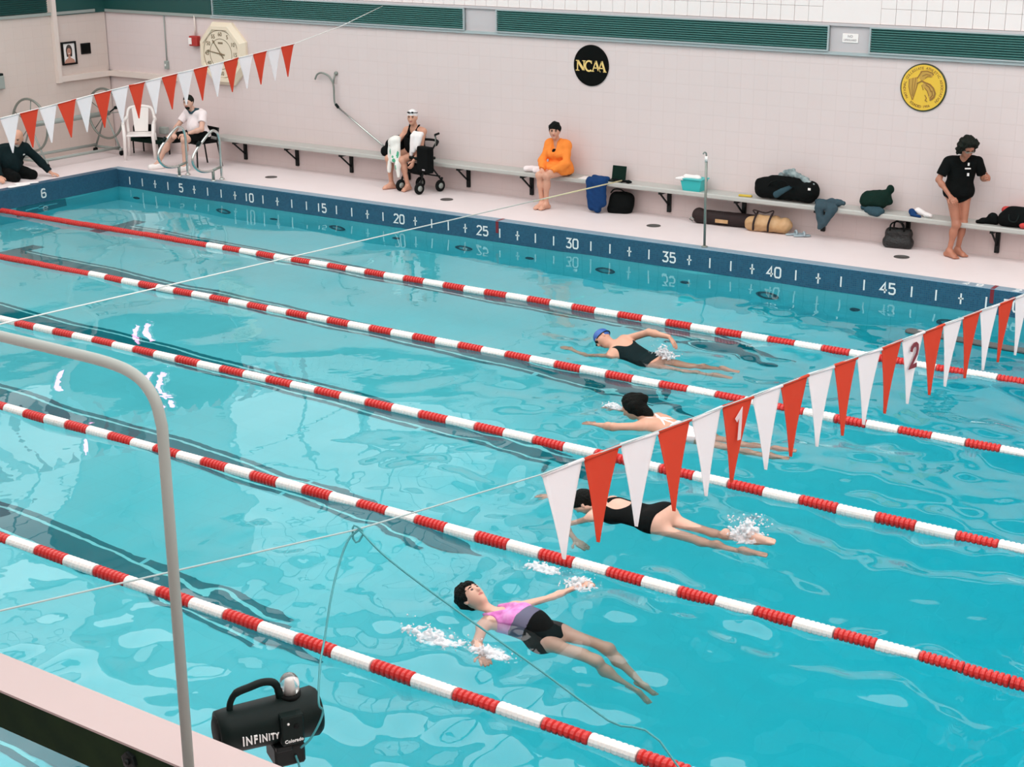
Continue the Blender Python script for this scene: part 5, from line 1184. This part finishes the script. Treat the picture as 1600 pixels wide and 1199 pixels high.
def free_swimmer():
    hd = head((14.13, -7.77, .02), (-.45, -.35, -.80), (-.8, .1, .45)); s = 1.0
    t = thing('person', (14.6, -7.7, 0), 'swimmer in a black swimsuit face down in the water behind the pennants', 'person')
    J = dict(pel=(14.72, -7.73, .005), chest=(14.40, -7.75, .005), shR=(14.30, -7.93, .0), shL=(14.28, -7.57, .01), elR=(14.10, -8.06, -.16), elL=(14.00, -7.62, -.08), wrR=(14.28, -8.14, -.30), wrL=(13.74, -7.66, -.09),
             hipR=(14.80, -7.83, -.01), hipL=(14.80, -7.63, -.01), knR=(15.22, -7.80, -.09), knL=(15.22, -7.62, -.06), anR=(15.60, -7.76, -.10), anL=(15.60, -7.62, -.01), flip=1)
    G, a = body(J, hd, True, 0, s, .012); a['_fr']
    G['hands'] = hand(J['wrL'], (-1, 0, -.05), (0, 0, 1), 1, .1)+hand(J['wrR'], (.6, 0, -.6), (0, 0, 1), -1, .1)
    G['feet'] = foot(J['anL'], (1, 0, -.1), up=(0, 0, -1))+foot(J['anR'], (1, 0, -.1), up=(0, 0, -1))
    soft_obj('body', allp(G)+hd['prims'], 'skin_pale', t, .0065, paint=hd['paint'])
    p = hd['p']; P, c = hair_short(hd, .012, .01); soft_obj('hair', P, 'hair_dark', t, .0065, c, (.004, 60, 2))
    soft_obj('swimsuit', grow(G['torso'], .008)+[sub(ell((14.43, -7.75, .12), (.10, .10, .10), k=.03)), sub(ell(J['shL'], (.10, .09, .14), k=.02)), sub(ell(J['shR'], (.10, .09, .14), k=.02))], 'cloth_black', t, .007, [((14.22, 0, 0), (-1, 0, 0)), ((14.84, -7.73, 0), (1, 0, 0))])
free_swimmer()

def dark_hair_swimmer():
    hd = head((13.36, -5.66, .125), (-.75, -.25, -.5), (-.3, 0, .95)); s = 1.0
    t = thing('person', (13.8, -5.65, 0), 'dark-haired swimmer with pale cross straps on her back, right of the pennants numbered one', 'person')
    t['label'] = 'dark-haired swimmer with pale cross straps on her bare back'
    J = dict(pel=(13.98, -5.62, -.10), chest=(13.66, -5.65, -.01), shR=(13.55, -5.84, .02), shL=(13.55, -5.48, .0), elR=(13.36, -6.02, .035), elL=(13.30, -5.40, -.06), wrR=(13.13, -5.96, -.01), wrL=(13.05, -5.42, -.05),
             hipR=(14.06, -5.71, -.13), hipL=(14.06, -5.53, -.13), knR=(14.46, -5.70, -.20), knL=(14.46, -5.54, -.18), anR=(14.84, -5.68, -.20), anL=(14.84, -5.54, -.12), flip=1)
    G, a = body(J, hd, True, 0, s)
    G['hands'] = hand(J['wrL'], (-1, 0, -.05), (0, 0, 1), 1, .15)+hand(J['wrR'], (-1, .15, -.15), (0, 0, 1), -1, .15)
    G['feet'] = foot(J['anL'], (1, 0, -.1), up=(0, 0, -1))+foot(J['anR'], (1, 0, -.1), up=(0, 0, -1))
    c45 = lambda d: [(math.cos(d), math.sin(d), 0), (-math.sin(d), math.cos(d), 0), (0, 0, 1)]
    soft_obj('body', allp(G)+hd['prims'], 'skin', t, .0055, paint=hd['paint']+[('cloth_white', (13.645, -5.655, .1), (.15, .016, .12), c45(R_(40))), ('cloth_white', (13.655, -5.655, .1), (.15, .016, .12), c45(R_(-42))), ('cloth_white', (13.74, -5.65, .1), (.09, .018, .12), c45(R_(2)))])
    p = hd['p']; soft_obj('hair', [ell(p(0, -.02, .045), (.094, .11, .100), hd['A'], .03), cone((13.40, -5.66, .14), (13.53, -5.65, .095), .085, .05, .04), ell((13.44, -5.61, .225), (.05, .05, .045), k=.03), cone((13.42, -5.58, .18), (13.40, -5.72, .17), .05, None, .04)], 'hair_dark', t, .007, [(p(0, .055, .0), hd['f'])], (.008, 50, 3))
    soft_obj('swimsuit', grow(G['torso'], .008), 'cloth_white', t, .007, [((13.80, 0, 0), (-1, 0, 0)), ((14.10, -5.62, 0), (1, 0, 0))])
dark_hair_swimmer()

def blue_cap_swimmer():
    hd = head((11.85, -3.68, .085), (-.30, -.80, -.50), (-.80, .25, .35)); s = 1.0
    t = thing('person', (12.3, -3.7, 0), 'freestyle swimmer in a blue cap with one arm out of the water', 'person')
    J = dict(pel=(12.44, -3.74, -.11), chest=(12.14, -3.72, .0), shR=(12.07, -3.90, -.05), shL=(12.04, -3.56, .075), elL=(12.36, -3.57, .215), elR=(11.74, -3.84, -.24), wrL=(12.62, -3.59, .21), wrR=(11.47, -3.70, -.26),
             hipR=(12.52, -3.84, -.14), hipL=(12.52, -3.65, -.12), knR=(12.94, -3.80, -.20), knL=(12.94, -3.63, -.16), anR=(13.32, -3.78, -.24), anL=(13.33, -3.62, -.12), flip=1)
    G, a = body(J, hd, True, 0, s)
    G['hands'] = hand(J['wrL'], (.72, -.10, -.62), (.5, .1, .8), 1, .2)+hand(J['wrR'], (-1, 0, .0), (0, 0, 1), -1, .12)
    G['feet'] = foot(J['anL'], (1, 0, -.1), up=(0, 0, -1))+foot(J['anR'], (1, 0, -.1), up=(0, 0, -1))
    soft_obj('body', allp(G)+hd['prims'], 'skin', t, .0065, paint=hd['paint'])
    p = hd['p']; soft_obj('swim_cap', [ell(p(0, -.012, .042), (.081, .099, .087), hd['A'], .02)], 'cap_blue', t, .006, [(p(0, .07, .022), hd['f']*.62-hd['u']*.8)], paint=[('cap_white', p(.0, .0, .10), (.022, .08, .06), hd['A'])])
    g = MB().tube([p(.082*math.cos(k), .10*math.sin(k)-.01, .018+.012*math.sin(k)) for k in [2*PI*i/24 for i in range(24)]], .006, 6, closed=True)
    for x in (-.03, .03): g.ellipsoid(p(x, .092, .012), (.022, .012, .014))
    g.build('goggles', 'frame_black', t)
    soft_obj('swimsuit', grow(G['torso'], .008)+[sub(ell((12.12, -3.70, .16), (.11, .10, .12), k=.03)), sub(ell(J['shL'], (.11, .09, .15), k=.02)), sub(ell(J['shR'], (.11, .09, .14), k=.02))], 'cloth_navy', t, .007, [((12.00, 0, 0), (-1, 0, 0)), ((12.56, -3.74, 0), (1, 0, 0))])
blue_cap_swimmer()

# splashes
def splash(label, c, r, h, n, seed, thin=.014):
    rs = np.random.RandomState(seed); P = []
    for i in range(int(n*1.5)):
        a = rs.rand()*2*PI; q = rs.rand(); z = h*rs.rand()**1.6*(1-q*.8)
        x = np.array((c[0]+r[0]*q*math.cos(a), c[1]+r[1]*q*math.sin(a), c[2]+z)); d = np.array((rs.normal()*.018, rs.normal()*.018, rs.normal()*.012))
        P.append(cone(x, x+d, thin*rs.uniform(.35, 1.), thin*rs.uniform(.3, .7), .010))
    for i in range(n):
        a = rs.rand()*2*PI; q = .6+rs.rand()*1.0; x = (c[0]+r[0]*q*math.cos(a), c[1]+r[1]*q*math.sin(a), c[2]+h*1.2*rs.rand()); P.append(ell(x, [thin*rs.uniform(.28, .45)]*3, k=.003))
    o = soft_obj('water_splash', P, 'foam', None, .006, fold=(.004, 90, seed), label=label, cat='splash', kind='stuff')
    k = 18; xs = np.linspace(c[0]-r[0]*1.7, c[0]+r[0]*1.7, k); ys = np.linspace(c[1]-r[1]*1.9, c[1]+r[1]*1.9, k); X, Y = np.meshgrid(xs, ys, indexing='ij'); H = wave_height(X, Y)
    g = MB().add(np.stack([X, Y, H+.008], -1).reshape(-1, 3), [(i*k+j, (i+1)*k+j, (i+1)*k+j+1, i*k+j+1) for i in range(k-1) for j in range(k-1)], 0, True)
    g.build('foam_film', 'foam_film', o)
splash('white splash beside the raised right hand of the woman on her back', (14.93, -10.30, .0), (.16, .07), .05, 60, 1)
splash('string of white splashes trailing off toward the near lane rope', (14.48, -10.32, .0), (.26, .09), .07, 60, 2, .016)
splash('white splash at the far hand of the woman on her back', (14.87, -9.05, .0), (.12, .10), .08, 60, 3)
splash('white foam under the lane rope above the woman on her back', (14.50, -8.97, .0), (.15, .06), .03, 46, 4)
splash('white splash at the feet of the swimmer behind the pennants', (15.52, -7.60, .0), (.12, .10), .16, 90, 5, .022)
splash('small splash in front of the dark-haired swimmer', (13.02, -5.44, .0), (.10, .06), .05, 40, 6, .015)
splash('white splash under the raised arm of the blue-capped swimmer', (12.60, -3.66, .0), (.15, .06), .15, 80, 7)
splash('small white splash by the head of the swimmer behind the pennants', (13.98, -7.55, .0), (.08, .05), .06, 30, 8, .014)

# ------------------------------------------------------------------ foreground: balcony edge, railing, start horn, cords
MB().box((12, -18.55, 3.1), (27, 4.3, .2)).build('floor_balcony', 'deck', **S)
beam = thing('balcony_beam', (12, -15.11, 2.37), 'wide pale-topped dark beam crossing the lower left corner', 'beam')
MB().box((14.0, -15.11, 2.496), (20, .16, .008)).build('top_plate', 'beam_white', beam)
MB().box((14.0, -15.11, 2.427), (20, .158, .13)).build('core', 'beam_side', beam)
for x in (17.117, 18.6, 15.2):
    MB().lathe([(0, .030), (.012, .030), (.014, .022)], (x, -15.187, 2.45), (0, -1, 0), 6, smooth=False).lathe([(.012, .010), (.024, .009)], (x, -15.187, 2.45), (0, -1, 0), 10).build('bolt', 'black_metal', beam)
for x in (7.0, 24.0): MB().box((x, -15.11, 1.335), (.14, .12, 2.06)).build('column', 'grey_paint', beam)
for x in (8, 16, 23): MB().box((x, -15.75, 2.40), (.06, 1.3, .10)).box((x, -16.3, 2.7), (.06, .12, .62)).build('outrigger', 'grey_paint', beam)
rail = thing('hand_railing', (17.40, -15.205, 2.2), 'thin grey pipe railing with a rounded corner at left', 'railing')
PX, PY = 17.385, -15.212
pts = [(9.0, PY, 3.685), (16.95, PY, 3.685), (17.20, PY, 3.682), (17.31, PY, 3.66), (17.365, PY, 3.61), (PX, PY, 3.54), (PX, PY, 3.30), (PX, PY, 2.15)]
MB().tube([pts[0]]+smooth_path(pts[1:6], 5)+pts[6:], .0155, 12).build('top_rail', 'grey_paint', rail)
for x in (15.2, 13.0, 10.8): MB().tube([(x, PY, 3.685), (x, PY, 2.15)], .0155, 10).build('post', 'grey_paint', rail)
def horn():
    C = V((16.735, -14.23, 1.990)); th = R_(60); u = V((math.cos(th), math.sin(th), 0)); v = V((math.sin(th), -math.cos(th), 0)); z = V((0, 0, 1))
    P = lambda a, b, c: C+u*a+v*b+z*c; Rm = Matrix((u, -v, z)).transposed()
    t = thing('start_horn', (16.72, -14.22, ZD), 'black portable start horn on a stand, with white lettering and a clear dome', 'start horn')
    MB().lathe([(-.19, .060), (-.185, .078), (-.15, .082), (.10, .088), (.175, .092), (.19, .080), (.192, .06)], C, u, 28).build('housing', 'black_plastic', t)
    MB().lathe([(-.196, .05), (-.19, .062)], C, u, 20).build('end_cap', 'black_rubber', t)
    MB().tube(smooth_path([P(-.138, 0, .070), P(-.132, 0, .11), P(-.109, 0, .141), P(-.06, 0, .152), P(-.013, 0, .160), P(.028, 0, .150), P(.048, 0, .115), P(.054, 0, .080)], 4), [.012]*8+[.0145]*16+[.018]*5, 10).build('handle', 'black_plastic', t)
    MB().box(P(.062, .075, .0), (.085, .06, .115), rot=Rm, bev=.006).build('control_box', 'black_plastic', t)
    MB().box(P(.055, .02, -.115), (.115, .12, .08), rot=Rm, bev=.008).build('mount_block', 'black_metal', t)
    MB().box(P(.03, .085, -.075), (.06, .02, .02), rot=Rm, bev=.004).build('latch', 'black_metal', t)
    MB().lathe([(0, .040), (.018, .040)], P(.088, 0, .078), z, 20).build('dome_base', 'black_rubber', t)
    MB().lathe([(.018, .036), (.055, .037), (.075, .032), (.088, .022), (.094, .010)], P(.088, 0, .078), z, 22).build('strobe_dome', 'dome_clear', t)
    MB().lathe([(.02, .014), (.065, .012), (.07, .006)], P(.088, 0, .078), z, 12).build('flash_tube', 'white_plastic', t)
    a = MB(); pos = -.122
    for i, ch in enumerate('INFINITY'):
        hgt = .050-.0026*i; adv = {'I': .38, 'N': .86, 'F': .68, 'T': .66, 'Y': .70}[ch]*hgt*.62
        put_text(a, ch, hgt, P(pos+adv/2, .0872+.0006*i, -.010-.0006*i), u, z, bold=True, depth=.003, sx=.68); pos += adv+.0016
    a.build('lettering', 'white_mark', t)
    b = MB(); put_text(b, 'Colorado', .018, P(.064, .1065, -.040), u, z, bold=True, depth=.0012); b.build('maker_lettering', 'white_mark', t)
    k = MB(); k.lathe([(0, .005), (.004, .004)], P(.045, .105, .030), v, 10); k.build('knob', 'white_mark', t)
    MB().lathe([(0, .010), (.003, .010)], P(.075, .105, .015), v, 12).build('jack', 'black_rubber', t)
    MB().tube([P(.03, 0, -.15), V((C.x, C.y, .75))+u*.03, V((C.x, C.y, ZD+.25))+u*.03], .018, 10).build('stand_pole', 'black_metal', t)
    B = V((C.x, C.y, 0))+u*.03
    for i in range(3):
        q = 2*PI*i/3+.4; MB().tube([B+z*.85, B+V((.30*math.cos(q), .30*math.sin(q), ZD+.012))], .011, 8).build('stand_leg', 'black_metal', t)
    return P
HP = horn()
def at(x, y, d):                                   # a point seen at photo pixel x, y at camera depth d
    m = SC.camera.matrix_world; return m @ V(((x-800)/2411.6*d, -(y-599.5)/2411.6*d, -d))
t = thing('start_cable', (16.64, -13.59, 2.49), 'thin teal cable looped over the front flag line and running down to the start horn', 'cable')
Lp = [at(498, 1098, 5.55), at(500, 1040, 5.65), at(507, 1000, 5.75), at(518, 930, 5.85), at(532, 875, 5.95), at(545, 843, 5.99), at(556, 832, 6.0), at(561, 828, 6.0)]
start = [HP(.085, .108, -.075), HP(.12, .115, -.045), HP(.16, .11, .01), HP(.178, .10, .05)]
MB().tube(smooth_path(start+Lp, 5), .0042, 6).build('drop', 'cord_teal', t)
lp = [at(551, 826, 6.0), at(553, 821.5, 6.0), at(558, 823, 6.0), at(566, 829, 6.0), at(567, 836, 6.0), at(561, 846, 6.0), at(556, 848, 6.0), at(552, 842, 6.0), at(551, 833, 6.0)]
MB().tube(lp, .0042, 6, closed=True).build('loop', 'cord_teal', t)
run = [at(561, 828, 6.0), at(600, 868, 5.95), at(660, 915, 5.9), at(740, 973, 5.8), at(840, 1045, 5.7), at(950, 1126, 5.6), at(1060, 1199, 5.5), V((18.75, -13.75, 1.0)), V((19.1, -13.9, ZD+.012))]
MB().tube(smooth_path(run, 5), .0042, 6).build('run', 'cord_teal', t)
MB().tube(smooth_path([HP(.072, .085, -.115), HP(.082, .095, -.17), HP(.088, .09, -.30), V((16.85, -14.2, .9)), V((16.9, -14.15, ZD+.01)), V((17.2, -14.1, ZD+.008))], 5), .0042, 6).build('tail', 'cord_teal', t)
# lamps in the dark corner, above the picture, that streak on the calm water
for x, y, z, h, l in ((-1.30, WY-.06, 3.85, .75, 'bright pinkish wall lamp in the dark corner, on the far wall, nearest the corner'), (-.98, WY-.06, 3.78, .8, 'bright pinkish wall lamp in the dark corner, on the far wall, nearest the clock'),
                      (WX+.06, .02, 3.85, .95, 'bright pinkish wall lamp high on the left wall by the dark corner')):
    t = thing('wall_lamp', (x, y, z-h/2), l, 'lamp')
    n = V((0, -1, 0)) if y > 1 else V((1, 0, 0)); d = (.22, .05, h+.08) if y > 1 else (.05, .22, h+.08)
    MB().box((x, y, z), d, bev=.01).build('housing', 'steel', t)
    MB().box(V((x, y, z))+n*.03, (.10, .02, h) if y > 1 else (.02, .12, h)).build('tube', 'white_lamp', t)
# tall glowing window shapes, out of view, added to brighten the water's reflections
def added_glow_panel(n, lo, hi, along):
    w = thing('window_%d' % n, (0, 0, 0), None, None); w['kind'] = 'structure'; f = MB(); L = hi-lo; c = (lo+hi)/2; z0, z1 = 3.75, 8.2
    at_ = (lambda a, z: (a, WY-.03, z)) if along == 'x' else (lambda a, z: (WX+.03, a, z)); dm = (lambda a, z: (a, .06, z)) if along == 'x' else (lambda a, z: (.06, a, z))
    for a in (lo, c, hi): f.box(at_(a, (z0+z1)/2), dm(.07, z1-z0))
    for z in (z0, (z0+z1)/2, z1): f.box(at_(c, z), dm(L, .07))
    f.build('window_frame', 'louver_frame', w)
    MB().box(at_(c, (z0+z1)/2), (L, .03, z1-z0) if along == 'x' else (.03, L, z1-z0)).build('pane', 'window_light', w)
for i in range(4): added_glow_panel(i+1, -3.1*i-3.05, -3.1*i-.1, 'y')
for i in range(2): added_glow_panel(i+5, 1.0+3.1*i, 3.95+3.1*i, 'x')
